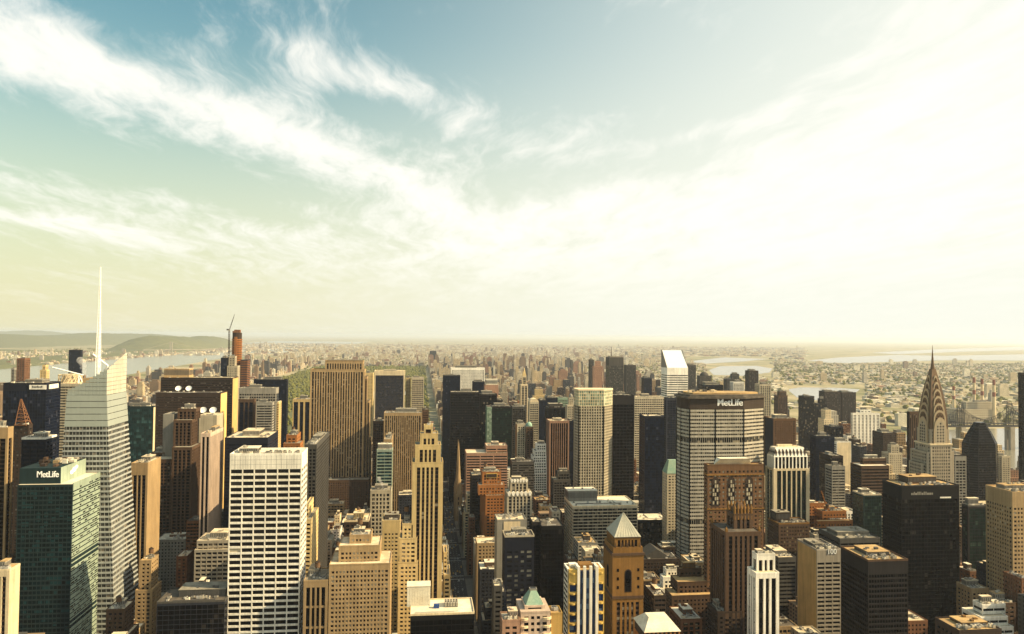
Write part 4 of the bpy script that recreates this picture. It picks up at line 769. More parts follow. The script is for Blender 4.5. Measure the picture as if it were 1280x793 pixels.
# -- octagonal slab with lettering
def octagon_tower():
    Y0 = 850.0; zt = at(896, 497, Y0).z
    xs = [at(p, 520, Y0).x for p in (862, 894, 930)]
    wl = at_x(851, 520, at(851, 520, Y0 + 16).x).x; xr = at(955, 520, Y0 + 16).x; D = 46
    poly = [(wl, Y0 + 16), (xs[0], Y0), (xs[1], Y0 - .9), (xs[2], Y0), (xr, Y0 + 16), (xr, Y0 + D - 16), (xs[2], Y0 + D), (xs[0], Y0 + D), (wl, Y0 + D - 16)]
    cx, cy_ = (wl + xr) / 2, Y0 + D / 2; base = (cx, cy_, 0)
    sc = lambda o: [((x - cx) * (1 + o / 44) + cx, (y - cy_) * (1 + o / 23) + cy_) for x, y in poly]
    P = thing('octagonal_tower', 'broad eight sided office tower of level bands with white lettering at its top', 'building', base)
    g = M(); g.prism(sc(-.9), 0, zt - 1); g.build('glazing', 'office', P, base)
    w_ = M(); z = zt - 14.5; fl = 4.35; k = 0
    zm = [at(896, 551, Y0).z, at(896, 651, Y0).z]
    while z > 3:
        if not any(abs(z - 1 - q) < 3.2 for q in zm): w_.prism(sc(0), z - 2.35, z)
        z -= fl; k += 1
    for i in range(len(poly)):                                               # slim fins along each facet
        (ax, ay), (bx, by) = poly[i], poly[(i + 1) % len(poly)]; ln = math.hypot(bx - ax, by - ay); n = max(2, int(ln / 2.6))
        for j in range(n + 1):
            t = j / n; px_, py_ = ax + (bx - ax) * t, ay + (by - ay) * t
            px_, py_ = (px_ - cx) * (1 - .25 / 44) + cx, (py_ - cy_) * (1 - .25 / 23) + cy_
            r = .55 if j in (0, n) else .16
            w_.box(px_ - r, px_ + r, py_ - r, py_ + r, 0, zt - 14)
    w_.build('facade_frame', 'slabgrey', P, base)
    m = M(); m.prism(sc(.05), zt - 14.0, zt - 1.5); 
    for i in range(60): 
        t = i / 60; xx = xs[0] + (xs[2] - xs[0]) * t; m.box(xx, xx + .5, Y0 - .95 + (abs(t - .47) * 1.9), Y0 + .6, zt - 13.5, zt - 2)
    m.build('sign_band', 'blackbrown', P, base)
    m = M(); m.prism(sc(2.2), zt - 1.5, zt + .6); m.prism(sc(-1), zt + .6, zt + 3.2); m.build('roof', 'roof_tar', P, base)
    m = M(); m.prism(sc(-6), zt + 3.2, zt + 5.0); m.build('roof_deck', 'roof_gold', P, base)
    rng = random.Random(8)
    for i in range(10):
        c = M(); ux = rng.uniform(xs[0], xs[2]); uy = rng.uniform(Y0 + 8, Y0 + D - 12); c.box(ux, ux + 4, uy, uy + 3, zt + 4.9, zt + rng.uniform(6, 8)); c.build('cooling_unit', rng.choice(['machine', 'machinedark', 'cream']), P, base)
    a, b = at(897, 507.5, Y0 - 1.2), at(929, 499, Y0 - 1.2)
    lettering('MetLife', P, base, a.x, b.x, Y0 - .9, a.z, b.z - a.z, bold=.026, rotz=.02)
    FOOT.append((wl, xr, Y0 - 1, Y0 + D, zt, 'the octagonal tower with white lettering'))
wall_mat('blackbrown', (.045, .032, .024))
octagon_tower()
# -- tower with a rounded glass crown
def crown_tower():
    Y0 = 1050.0; D = 34; zt = at(742, 508, Y0).z; zc = at(742, 487, Y0).z
    x0, x1, x2, x3 = [at(p, 520, Y0 + e).x for p, e in ((719, 14), (723, 0), (755, 0), (766, 24))]
    poly = [(x0, Y0 + 14), (x1, Y0), (x2, Y0), (x3, Y0 + 24), (x3, Y0 + D - 4), (x2, Y0 + D), (x1, Y0 + D), (x0, Y0 + D - 8)]
    cx, cy_ = (x0 + x3) / 2, Y0 + D / 2; base = (cx, cy_, 0); sc = lambda o: [((x - cx) * (1 + o / 22) + cx, (y - cy_) * (1 + o / 17) + cy_) for x, y in poly]
    P = thing('octagonal_tower', 'pale stone tower with sunlit right side and a pale glass crown', 'building', base)
    g = M(); g.prism(sc(-.6), 0, zt - 1); g.build('glazing', 'smoke', P, base)
    w_ = M(); z = zt - 2.5
    while z > 3: w_.prism(sc(-.06), z - 1.7, z); z -= 4.1
    for i in range(8):
        (ax, ay), (bx, by) = poly[i], poly[(i + 1) % 8]; n = max(2, int(math.hypot(bx - ax, by - ay) / 3.6))
        for j in range(n + 1):
            t = j / n; px_, py_ = ax + (bx - ax) * t, ay + (by - ay) * t; r = .7
            px_, py_ = (px_ - cx) * .975 + cx, (py_ - cy_) * .975 + cy_; w_.box(px_ - r, px_ + r, py_ - r, py_ + r, 0, zt)
    w_.build('facade_frame', 'pale', P, base)
    e = [((x - cx) * .97 + cx, (y - cy_) * .97 + cy_) for x, y in poly]
    m = M(); m.prism(e, zt - .5, zc - 2); m.build('crown_glazing', 'palegreen', P, base)
    m = M(); z = zt
    while z < zc: 
        m.prism([((x - cx) * 1.012 + cx, (y - cy_) * 1.012 + cy_) for x, y in e], z, z + .7); z += 4.4
    for (ax, ay), (bx, by) in zip(e, e[1:] + e[:1]):
        q = max(1, int(math.hypot(bx - ax, by - ay) / 3.2))
        for i in range(q): m.bar((ax + (bx - ax) * i / q, ay + (by - ay) * i / q, zt), (ax + (bx - ax) * i / q, ay + (by - ay) * i / q, zc), .3)
    m.prism([((x - cx) * 1.03 + cx, (y - cy_) * 1.03 + cy_) for x, y in e], zc - 2, zc); m.build('crown_frame', 'cream', P, base)
    FOOT.append((x0, x3, Y0, Y0 + D, zc, 'the glass crowned tower'))
crown_tower()
# -- the tower with the arched metal crown and needle
def arched_crown_tower():
    Y0 = 800.0; x0, x1 = at(1163, 560, Y0).x, at(1186.5, 560, Y0).x; W = (x1 - x0); D = W; cx, cy_ = (x0 + x1) / 2, Y0 + D / 2; base = (cx, cy_, 0)
    P = thing('skyscraper', 'white brick skyscraper with a crown of stacked metal arches and a needle spire', 'building', base)
    Z = lambda py: at(1172, py, Y0).z
    zs = Z(556)
    g, w_, ops = M(), M(), []
    s = dict(bay=2.6, pw=1.25, fl=3.7, sp=1.7, c=2.4, top=2.5, rp=.02, rs=.12, rec=.5)
    facade(g, w_, [x0 - 5, x1 + 5, Y0 - 1.5, Y0 + D + 5, 0, zs - 8], s, 0, 0, '', 0, ops)
    facade(g, w_, [x0 - 9, x1 + 8, Y0 + 2.5, Y0 + D + 2, 0, zs - 22], s)
    facade(g, w_, [x0 - 1.5, x1 + 1.5, Y0 - 2.4, Y0 + D + 1.5, 0, zs], s, 0, 0, '', 0, ops)
    facade(g, w_, [x0, x1, Y0, Y0 + D, zs - 1, Z(537)], s)
    g.build('glazing', 'smoke', P, base); w_.build('facade_frame', 'warmgrey', P, base)
    m = M(); m.box(x0 - 2.2, x1 + 2.2, Y0 - 3, Y0 + D + 2.2, zs - .4, zs + 1.2); m.build('cornice', 'cream', P, base)
    rings = [(1.0, Z(545), Z(522), .80), (.93, Z(522), Z(513), 1.0), (.84, Z(513), Z(504.5), 1.0), (.73, Z(504), Z(495.5), 1.0), (.61, Z(495), Z(487), 1.0), (.48, Z(486.5), Z(478), 1.0), (.34, Z(478), Z(470), 1.0)]
    core = M(); core.loft([[(cx + a * f * W / 2, cy_ + b * f * W / 2, z) for a, b in ((-1, -1), (1, -1), (1, 1), (-1, 1))] for f, z in ((.96, Z(548)), (.9, Z(520)), (.74, Z(500)), (.52, Z(482)), (.26, Z(466)), (.2, Z(462)))])
    core.build('crown_core', 'spiremetal', P, base, False)
    for k, (f, z0, z1, aw) in enumerate(rings):
        hw = f * W / 2 * .70; L_ = f * W / 2 + 1.0; m = M(); n = 14; h = (z1 - z0) + (4.2 if k else 0)
        zb = z1 - h
        prof = [(hw * math.cos(math.pi * i / n), zb + h * math.sin(math.pi * i / n) ** .8) for i in range(n + 1)]
        low = min(zb, z0) - (9 if k else 18)
        def arch(sgn, pr, l0, l1, mi, low_):
            pts = [(hw * 0 + pr[0][0], low_)] + pr + [(pr[-1][0], low_)]
            m.loft([[(cx + u, cy_ - l, v) for u, v in pts] for l in (l0, l1)][::1], mi); m.loft([[(cx + l, cy_ + u, v) for u, v in pts] for l in (l0, l1)], mi)
        arch(1, prof, -L_ - .25, L_ + .25, 0, low)
        inner = [(u * .76, zb + (v - zb) * .80) for u, v in prof]
        arch(1, inner, -L_ - .37, L_ + .37, 1, low)
        if k:
            for side in range(4):
                for i in range(5):                                            # the triangular windows of the sunburst
                    t = math.pi * (i + .5) / 5; r0_, r1_ = .45, .74
                    def pt(t_, r): return (hw * r * math.cos(t_), zb + h * r * math.sin(t_) ** .8)
                    tri = [pt(t - .16, r0_), pt(t + .16, r0_), pt(t, r1_)]
                    o = L_ + .38
                    mp = {0: lambda u, v, d: (cx + u, cy_ - o - d, v), 1: lambda u, v, d: (cx + o + d, cy_ + u, v), 2: lambda u, v, d: (cx - u, cy_ + o + d, v), 3: lambda u, v, d: (cx - o - d, cy_ - u, v)}[side]
                    m.loft([[mp(u, v, d) for u, v in tri] for d in (0, .12)], 2)
        else:
            for side in range(4):
                for r in range(9):
                    for c in (-1, 0, 1):
                        u = c * hw * .42; v = low + 4 + r * 3.4
                        if v > z1 - 5.5 - abs(c) * 3: continue
                        o = L_ + .38; q = [(u - .8, v), (u + .8, v), (u + .8, v + 1.9), (u - .8, v + 1.9)]
                        mp = {0: lambda u, v, d: (cx + u, cy_ - o - d, v), 1: lambda u, v, d: (cx + o + d, cy_ + u, v), 2: lambda u, v, d: (cx - u, cy_ + o + d, v), 3: lambda u, v, d: (cx - o - d, cy_ - u, v)}[side]
                        m.loft([[mp(a, b, d) for a, b in q] for d in (0, .1)], 2)
        m.build('crown_arch', ['crownmetal', 'warmgrey' if k == 0 else 'spiremetal', 'black'], P, base)
    m = M(); z0, z1, zt = Z(473), Z(462), Z(432)
    m.loft([[(cx + r * math.cos(a * math.pi / 4), cy_ + r * math.sin(a * math.pi / 4), z) for a in range(8)] for r, z in ((4.0, z0), (2.5, z1), (1.5, Z(454)), (.9, Z(446)), (.5, Z(439)), (.16, zt))])
    m.build('needle_spire', 'spiremetal', P, base)
    FOOT.append((x0 - 9, x1 + 8, Y0 - 3, Y0 + D + 5, zs, 'the arched metal crown'))
arched_crown_tower()
# -- gold stone tower with a pyramid roof
def pyramid_tower():
    b = tier((766, 804.5, 690, 600, X(754.5))); base = ((b[0] + b[1]) / 2, (b[2] + b[3]) / 2, 0)
    P = thing('stone_tower', 'golden stone tower with grey pyramid roof and a tall arched window', 'building', base)
    x0, x1, y0, y1, _, z = b; g, w_, ops = M(), M(), []
    facade(g, w_, [x0, x1, y0, y1, 0, z - 38], dict(bay=3.9, pw=1.8, fl=4.0, sp=1.7, c=3.6, top=3, rp=0, rs=.4, rec=.8), 0, 1, '', 0, ops)
    z1 = z - 38; w_.box(x0 - .5, x1 + .5, y0 - .5, y1 + .5, z1 - .02, z1 + 2.2, 1); w_.box(x0 - .1, x1 + .1, y0 - .1, y1 + .1, z1 + 2.2, z - 3)
    w_.box(x0 - .7, x1 + .7, y0 - .7, y1 + .7, z - 3, z - 1, 1); w_.box(x0 + .6, x1 - .6, y0 + .6, y1 - .6, z - 1, z + 3.5)
    xm = (x0 + x1) / 2; ym = (y0 + y1) / 2
    zp0 = at(782, 671, y0 + 3).z
    facade(g, w_, [x0 + 2.2, x1 - 2.2, y0 + 2.2, y1 - 2.2, z + 3.5, zp0 - 1], dict(bay=2.7, pw=1.3, fl=8.5, sp=1.2, c=2.6, top=1.6, rp=0, rs=.05, rec=.7))
    w_.box(x0 + 1.8, x1 - 1.8, y0 + 1.8, y1 - 1.8, zp0 - 1.0, zp0, 1)
    w_.build('facade_frame', ['ochre', 'brown'], P, base); g.build('glazing', 'black', P, base)
    m = M()
    for (fx, fy) in ((0, -1), (1, 0), (-1, 0)):                              # arched windows and their keystones
        n = 10; hw = 2.2; pr = [(hw, z1 + 6)] + [(hw * math.cos(math.pi * i / n), z1 + 20 + 3 * math.sin(math.pi * i / n)) for i in range(n + 1)] + [(-hw, z1 + 6)]
        for j, (ofs, mi, k) in enumerate(((.12, 1, 1.35), (.3, 0, 1.0))):
            q = [(u * k, z1 + 14 + (v - z1 - 14) * (1.0 if k == 1 else 1.1)) for u, v in pr]
            if fx == 0: m.loft([[(xm + u, y0 - .1 - d, v) for u, v in q] for d in (-.3, ofs)], mi)
            else:
                X_ = x1 + .1 if fx > 0 else x0 - .1
                m.loft([[(X_ + fx * d, ym + fx * u, v) for u, v in q] for d in (-.3, ofs)], mi)
    for r in range(3):
        for sgn in (-1, 1):
            m.box(xm + sgn * 8.6 - .9, xm + sgn * 8.6 + .9, y0 - .2, y0 - .05, z1 + 8 + r * 7, z1 + 10.4 + r * 7)
    m.build('arched_window', ['black', 'umber'], P, base)
    for i in range(5):
        q = M(); xx = x0 + 2.5 + i * (x1 - x0 - 5) / 4; q.cyl(xx, y0 + 1.2, z + 3.4, z + 6.2, .7, .35, 8); q.cyl(xx, y0 + 1.2, z + 6.2, z + 7.4, .5, .1, 8); q.build('finial', 'brown', P, base)
    m = M(); ap = at(778, 641, ym).z; m.loft([[(x0 + 1.6, y0 + 1.6, zp0), (x1 - 1.6, y0 + 1.6, zp0), (x1 - 1.6, y1 - 1.6, zp0), (x0 + 1.6, y1 - 1.6, zp0)], [(xm - .3, ym - .3, ap), (xm + .3, ym - .3, ap), (xm + .3, ym + .3, ap), (xm - .3, ym + .3, ap)]])
    n = 9
    for i in range(1, n):
        for sgn in (-1, 1):
            t = i / n * 2 - 1; m.bar((xm + t * (xm - x0 - 1.6), y0 + 1.5, zp0 + .1), (xm, ym - .2, ap), .12)
    m.build('pyramid_roof', 'roof_copper2', P, base)
    add_windows(P, base, ops, 90, random.Random(4), 'S', (.45, .3, .25))
    FOOT.append((x0, x1, y0, y1, ap, 'the pyramid roofed gold tower'))
roof_mat('roof_copper2', (.36, .36, .30), (.44, .42, .34))
pyramid_tower()
# -- small block with a pale green pyramid
def green_pyramid():
    b = tier((651, 688, 766, 520, 26)); up = tier((656, 681, 757, 524, 18)); base = ((b[0] + b[1]) / 2, 535, 0); up[4] = b[5] - .2
    P = thing('stone_block', 'rose stone block with a small pale green truncated pyramid roof', 'building', base)
    g, w_ = M(), M(); s = dict(bay=4.5, pw=1.8, fl=4.2, sp=2.0, c=2.4, top=2.5, rp=0, rs=.05, rec=.6); facade(g, w_, b, s); facade(g, w_, up, dict(s, bay=7))
    g.build('glazing', 'black', P, base); w_.build('facade_frame', 'pink', P, base)
    m = M(); n = 12
    for (zz, r) in ((up[5] - 1, 1.0), (b[5] - 1, 1.0)): pass
    for k in range(3):                                                        # curved balconies on the front corners
        for sx, xx in ((-1, b[0] + 2.5), (1, b[1] - 2.5)): m.cyl(xx, b[2] + 2.2, b[5] - 5 - k * 5.5, b[5] - 3.4 - k * 5.5, 3.6, 3.6, 16)
    m.build('balcony', 'cream', P, base)
    m = M(); z0 = up[5] - .2; zt = at(668, 739, 530).z; m.hip(up[0] + .8, up[1] - .8, up[2] + .8, up[3] - .8, z0, zt, (up[1] - up[0]) * .30, (up[3] - up[2]) * .30); m.build('pyramid_roof', 'roof_copper', P, base)
    m = M(); xm, ym = (up[0] + up[1]) / 2, (up[2] + up[3]) / 2; m.box(xm - 2.6, xm + 2.6, ym - 2, ym + 2, zt - .5, zt + 1.2); m.box(xm - 2, xm + 2, ym - 1.4, ym + 1.4, zt + 1.2, zt + 1.3, 1); m.build('roof_vent', ['grey', 'black'], P, base)
    m = M(); m.box(b[0] - .1, b[1] + .1, b[2] - .1, b[3] + .1, b[5] - .5, b[5] + .9); m.build('parapet', 'pink', P, base)
    FOOT.append((b[0], b[1], b[2], b[3], zt, 'the small green pyramid block'))
    hero('brick_block', 'the small orange block', 'small blank orange block beside the small green pyramid block', [(688.8, 703, 768, 522, 14)], 'gold', 'black', 'blank', units=2, pen=False, roof='roof_gold')
    hero('stone_block', 'the low rose wing', 'low rose wing with cream ledge left of the small green pyramid block', [(628, 650, 777, 515, 16)], 'rose', 'black', 'punch', units=2, roof='roof_pale', pen=(.4, .9, .3, .8, 5), pen_mat='pink')
green_pyramid()
# -- white, yellow and blue tower
def striped_tower():
    b = tier((711, 756, 713, 560, X(705))); base = ((b[0] + b[1]) / 2, (b[2] + b[3]) / 2, 0); x0, x1, y0, y1, _, z = b
    P = thing('office_tower', 'white piered tower with blue glass and yellow curved corner balconies', 'building', base)
    g = M(); g.box(x0 + 1, x1 - 1, y0 + 1, y1 - 1, 0, z - 1); g.build('glazing', 'blue', P, base)
    w_ = M(); W = x1 - x0; D = y1 - y0
    for t in (.27, .44, .61, .78): w_.box(x0 + t * W - 1.0, x0 + t * W + 1.0, y0 - 1.1, y0 + 1.2, 0, z + 3.0)
    for t in (.27, .78): w_.box(x0 + t * W - .9, x0 + t * W + .9, y0 + 1.2, y0 + D * .55, z - 1, z + 2.6)
    w_.box(x0 - .1, x0 + 1.4, y0 + 4, y1, 0, z); w_.box(x1 - 1.4, x1 + .1, y0 + 4, y1, 0, z); w_.box(x0 + 1.4, x1 - 1.4, y1 - 1.4, y1 - .02, 0, z)
    w_.build('pier_frame', 'white', P, base)
    y_ = M(); k = 0; zz = z - 1
    while zz > 4:
        y_.box(x0 + .3, x0 + .24 * W, y0 + .3, y0 + 2, zz - 1.6, zz); y_.cyl(x0 + .12 * W, y0 + 1.8, zz - 2.0, zz - .6, .10 * W, .10 * W, 18)
        y_.box(x0 + .81 * W, x1 - .3, y0 + .3, y0 + 2, zz - 1.6, zz); y_.cyl(x0 + .9 * W, y0 + 1.8, zz - 2.0, zz - .6, .08 * W, .08 * W, 18); zz -= 7.6
    for xx in (x0 + .2, x0 + .225 * W, x0 + .815 * W, x1 - .9): y_.box(xx, xx + .7, y0 + .45, y0 + 1.6, 0, z + .6)
    y_.box(x0 + .2, x0 + .24 * W, y0 + .4, y0 + 3, z - 9, z + .5); y_.box(x0 + .82 * W, x1 - .2, y0 + .4, y0 + 3, z - 9, z + .5)
    y_.build('balcony_frame', 'yellow', P, base)
    r = M(); r.box(x0 + 1.4, x1 - 1.4, y0 + 3.1, y1 - 1.5, z - .9, z - .3); r.build('roof', 'roof_gold', P, base)
    m = M(); m.box(x0 + .35 * W, x0 + .72 * W, y0 + 6, y1 - 4, z - .3, z + 2.4); m.box(x0 + .1 * W, x0 + .3 * W, y1 - 8, y1 - 3, z - .3, z + 1.5, 1); m.build('penthouse', ['ochre', 'white'], P, base)
    m = M(); yy = y0 + 5
    for f in range(int(z / 3.9)): m.box(x0 - .3, x0 - .1, y0 + 5, y1 - 2, z - 3.2 - f * 3.9, z - 1.6 - f * 3.9)
    m.build('side_glazing', 'smoke', P, base)
    FOOT.append((x0, x1, y0, y1, z, 'the blue and yellow striped tower'))
striped_tower()
# -- cream roofed block at the bottom edge
def arcade_block():
    b = tier((806, 850, 791, 500, 26)); base = ((b[0] + b[1]) / 2, 513, 0); x0, x1, y0, y1, _, z = b
    P = thing('stone_block', 'block with wide cream sloping roof above an orange arcade at the bottom edge', 'building', base)
    w_ = M(); w_.box(x0, x1, y0, y1, 0, z - 6); n = 8
    for i in range(n + 1): xx = x0 + .5 + (x1 - x0 - 1) * i / n; w_.box(xx - .5, xx + .5, y0 - .1, y0 + 1.4, z - 6, z + .6)
    w_.box(x0 + .3, x1 - .3, y0 + 1.4, y1 - .3, z - 6, z + .5, 1); w_.build('wall', ['orange', 'umber'], P, base)
    m = M(); m.hip(x0 - .6, x1 + .6, y0 - .6, y1 + .6, z + .6, z + 7.5, (x1 - x0) * .24, 9); m.build('roof', 'roof_white', P, base)
    FOOT.append((x0, x1, y0, y1, z + 7, 'the cream roofed arcade block'))
arcade_block()
# -- sloping crown of the zigzag tower
def zigzag_crown():
    P, base = find('sloping crown of diamonds'); b = box_of('the zigzag crowned tower')[0]; x0, x1, y0, y1, z = b[:5]
    zt = at(985, 571, y0 + 4).z; zr = at(985, 565, y0 + 5).z
    m = M(); i_ = 2.2; m.box(x0 + i_, x1 - i_, y0 + i_, y1 - i_, z - .5, zt); m.build('crown_glazing', 'smoke', P, base)
    m = M(); n = 9; a0, a1 = x0 + i_, x1 - i_
    for k in range(n + 1):
        xx = a0 + (a1 - a0) * k / n; m.box(xx - .7, xx + .7, y0 + i_ - .5, y0 + i_ + .6, z - .3, zt)
    n2 = 6; d0, d1 = y0 + i_, y1 - i_
    for k in range(n2 + 1):
        yy = d0 + (d1 - d0) * k / n2; m.box(a0 - .5, a0 + .6, yy - .7, yy + .7, z - .3, zt); m.box(a1 - .6, a1 + .5, yy - .7, yy + .7, z - .3, zt)
    m.build('crown_frame', 'white', P, base)
    m = M(); m.loft([[(a0 - .6, d0 - .6, zt), (a1 + .6, d0 - .6, zt), (a1 + .6, d1 + .6, zt), (a0 - .6, d1 + .6, zt)], [(a0 + 2.4, d0 + 2.6, zr + 5), (a1 - 2.4, d0 + 2.6, zr + 5), (a1 - 2.4, d1 - 2.6, zr + 5), (a0 + 2.4, d1 - 2.6, zr + 5)]])
    h = zr + 5 - zt
    for k in range(n):                                                        # dark diamonds lying on the slope
        xa = a0 + (a1 - a0) * (k + .5) / n; r = (a1 - a0) / n * .36
        P4 = lambda u, v, o: (xa + u, d0 - .6 + 3.2 * v - o * h * .25, zt + h * v + o * 3.2 * .25)
        m.loft([[P4(-r, .5, o), P4(0, .1, o), P4(r, .5, o), P4(0, .9, o)] for o in (.0, .15)], 1)
    for k in range(n2):
        ya = d0 + (d1 - d0) * (k + .5) / n2; r = (d1 - d0) / n2 * .36
        P5 = lambda u, v, o: (a0 - .6 + 3.0 * v - o * h * .25, ya - u, zt + h * v + o * 3 * .25)
        m.loft([[P5(-r, .5, o), P5(0, .1, o), P5(r, .5, o), P5(0, .9, o)] for o in (.0, .15)], 1)
    m.build('crown_slope', ['white', 'umber'], P, base)
    m = M(); m.box(a0 + 2.5, a1 - 2.5, d0 + 2.7, d1 - 2.7, zr + 4.9, zr + 5.3); m.build('roof', 'roof_white', P, base)
    m = M(); m.box(a0 + 8, a1 - 14, d0 + 8, d1 - 6, zr + 5.3, zr + 8); m.box(a1 - 12, a1 - 7, d0 + 9, d1 - 7, zr + 5.3, zr + 7); m.build('penthouse', 'cream', P, base)
zigzag_crown()
# -- hip roof, tall windows and cornice of the monumental block
def monument():
    P, base = find('massive orange brown block'); b = box_of('the orange-brown monumental block')[0]; x0, x1, y0, y1, z = b[:5]
    m = M(); m.hip(x0 + 8, x1 - 10, y0 + 5, y1 - 4, z, z + 6.5, 5, 5); m.build('hip_roof', 'roof_white', P, base)
    m = M(); m.box(x1 - 9, x1 - 2, y0 + 8, y1 - 3, z, z + 5); m.box(x1 - 8, x1 - 3, y0 + 9, y1 - 5, z + 5, z + 8); m.build('penthouse', 'umber', P, base)
    m = M(); m.box(x0 - .6, x1 + .6, y0 - .7, y0 - .04, z - 9.4, z - 8.2); m.box(x0 - .6, x1 + .6, y0 - .5, y0 - .04, z - 42, z - 41); m.box(x0 - .7, x0 - .04, y0 - .04, y1, z - 9.4, z - 8.2); m.build('cornice', 'ochre', P, base)
    for t in (.14, .42, .74):
        xm = x0 + (x1 - x0) * t; hw = 3.1; q = M(); n = 10
        pr = [(hw, z - 38)] + [(hw * math.cos(math.pi * i / n), z - 17 + 5 * math.sin(math.pi * i / n)) for i in range(n + 1)] + [(-hw, z - 38)]
        q.loft([[(xm + u * 1.25, y0 - .1 - d, z - 27 + (v - z + 27) * 1.08) for u, v in pr] for d in (-.1, .12)], 1)
        for c in (-1, 0, 1):
            for r in range(6):
                if c and r == 5: continue
                q.box(xm + c * 2.0 - .72, xm + c * 2.0 + .72, y0 - .34, y0 - .2, z - 37 + r * 4, z - 34 + r * 4, 2 if (r + c) % 3 else 0)
        q.build('arched_window', ['pane_dark', 'umber', 'pane_blind_glint'], P, base)
monument()
# -- finials of the gothic tower
def gothic():
    P, base = find('dark brown gothic tower'); b = box_of('the brown gothic tower')
    for i in range(6):
        for j in (0, 1):
            x0, x1, y0, y1, z = b[0][:5]; q = M(); xx = x0 + 1 + (x1 - x0 - 2) * i / 5; yy = (y0 + 1, y1 - 1)[j]
            q.cyl(xx, yy, z - 4, z + 5.5, 1.2, .9, 8); q.cyl(xx, yy, z + 5.5, z + 9.5, 1.25, .15, 8); q.build('finial', 'ochre', P, base)
    x0, x1, y0, y1, z = b[0][:5]; q = M(); q.box(x0 + 3, x1 - 3, y0 + 3, y1 - 3, z - .1, z + 5); q.hip(x0 + 4, x1 - 4, y0 + 4, y1 - 4, z + 5, z + 9, 3, 3); q.build('penthouse', 'brown', P, base)
    x0, x1, y0, y1, z = b[1][:5]
    for (sx, sy) in ((x0 + 1.2, y0 + 1.2), (x1 - 1.2, y0 + 1.2), (x0 + 1.2, y1 - 1.2), (x1 - 1.2, y1 - 1.2)):
        q = M(); q.box(sx - 1, sx + 1, sy - 1, sy + 1, z, z + 3); q.hip(sx - 1, sx + 1, sy - 1, sy + 1, z + 3, z + 5, .9, .9); q.build('finial', 'ochre', P, base)
gothic()
# -- dark tower with a pointed top
def pointed_tower():
    Y0 = 1150.0; D = 34; xl, xr = at(1215.5, 556, Y0).x, at(1252, 556, Y0).x; a, c = at(1229, 528, Y0 + 16), at(1239.5, 529, Y0 + 16); zs = at(1234, 556, Y0).z; zt = a.z; cx, cy_ = (xl + xr) / 2, Y0 + D / 2; base = (cx, cy_, 0)
    P = thing('glass_tower', 'dark bronze tower whose sides lean in to a blunt pointed top', 'building', base)
    rings = []
    for z, f, h in ((0, 1, 1), (zs - 40, 1, 1), (zs, .97, .97), (zs + (zt - zs) * .5, .66, .7), (zt, .29, .3)):
        hw, hd = (xr - xl) / 2 * f, D / 2 * h; rings.append([(cx - hw, cy_ - hd * .5, z), (cx - hw * .6, cy_ - hd, z), (cx + hw * .6, cy_ - hd, z), (cx + hw, cy_ - hd * .5, z), (cx + hw, cy_ + hd * .5, z), (cx + hw * .6, cy_ + hd, z), (cx - hw * .6, cy_ + hd, z), (cx - hw, cy_ + hd * .5, z)])
    m = M(); m.loft(rings); m.build('glazing', 'black', P, base)
    w_ = M(); z = 4
    while z < zt - 2:
        k = next(i for i in range(4) if rings[i + 1][0][2] >= z); t = (z - rings[k][0][2]) / (rings[k + 1][0][2] - rings[k][0][2])
        rr = [((p[0] + (q[0] - p[0]) * t - cx) * 1.012 + cx, (p[1] + (q[1] - p[1]) * t - cy_) * 1.012 + cy_, z) for p, q in zip(rings[k], rings[k + 1])]
        w_.loft([rr, [(x, y, z + 1.1) for x, y, z in rr]]); z += 4.2
    for k in range(4):
        for p, q in zip(rings[k], rings[k + 1]): w_.bar(p, q, .5)
    w_.build('facade_frame', 'dark', P, base); FOOT.append((xl, xr, Y0, Y0 + D, zs, 'the pointed dark tower'))
pointed_tower()
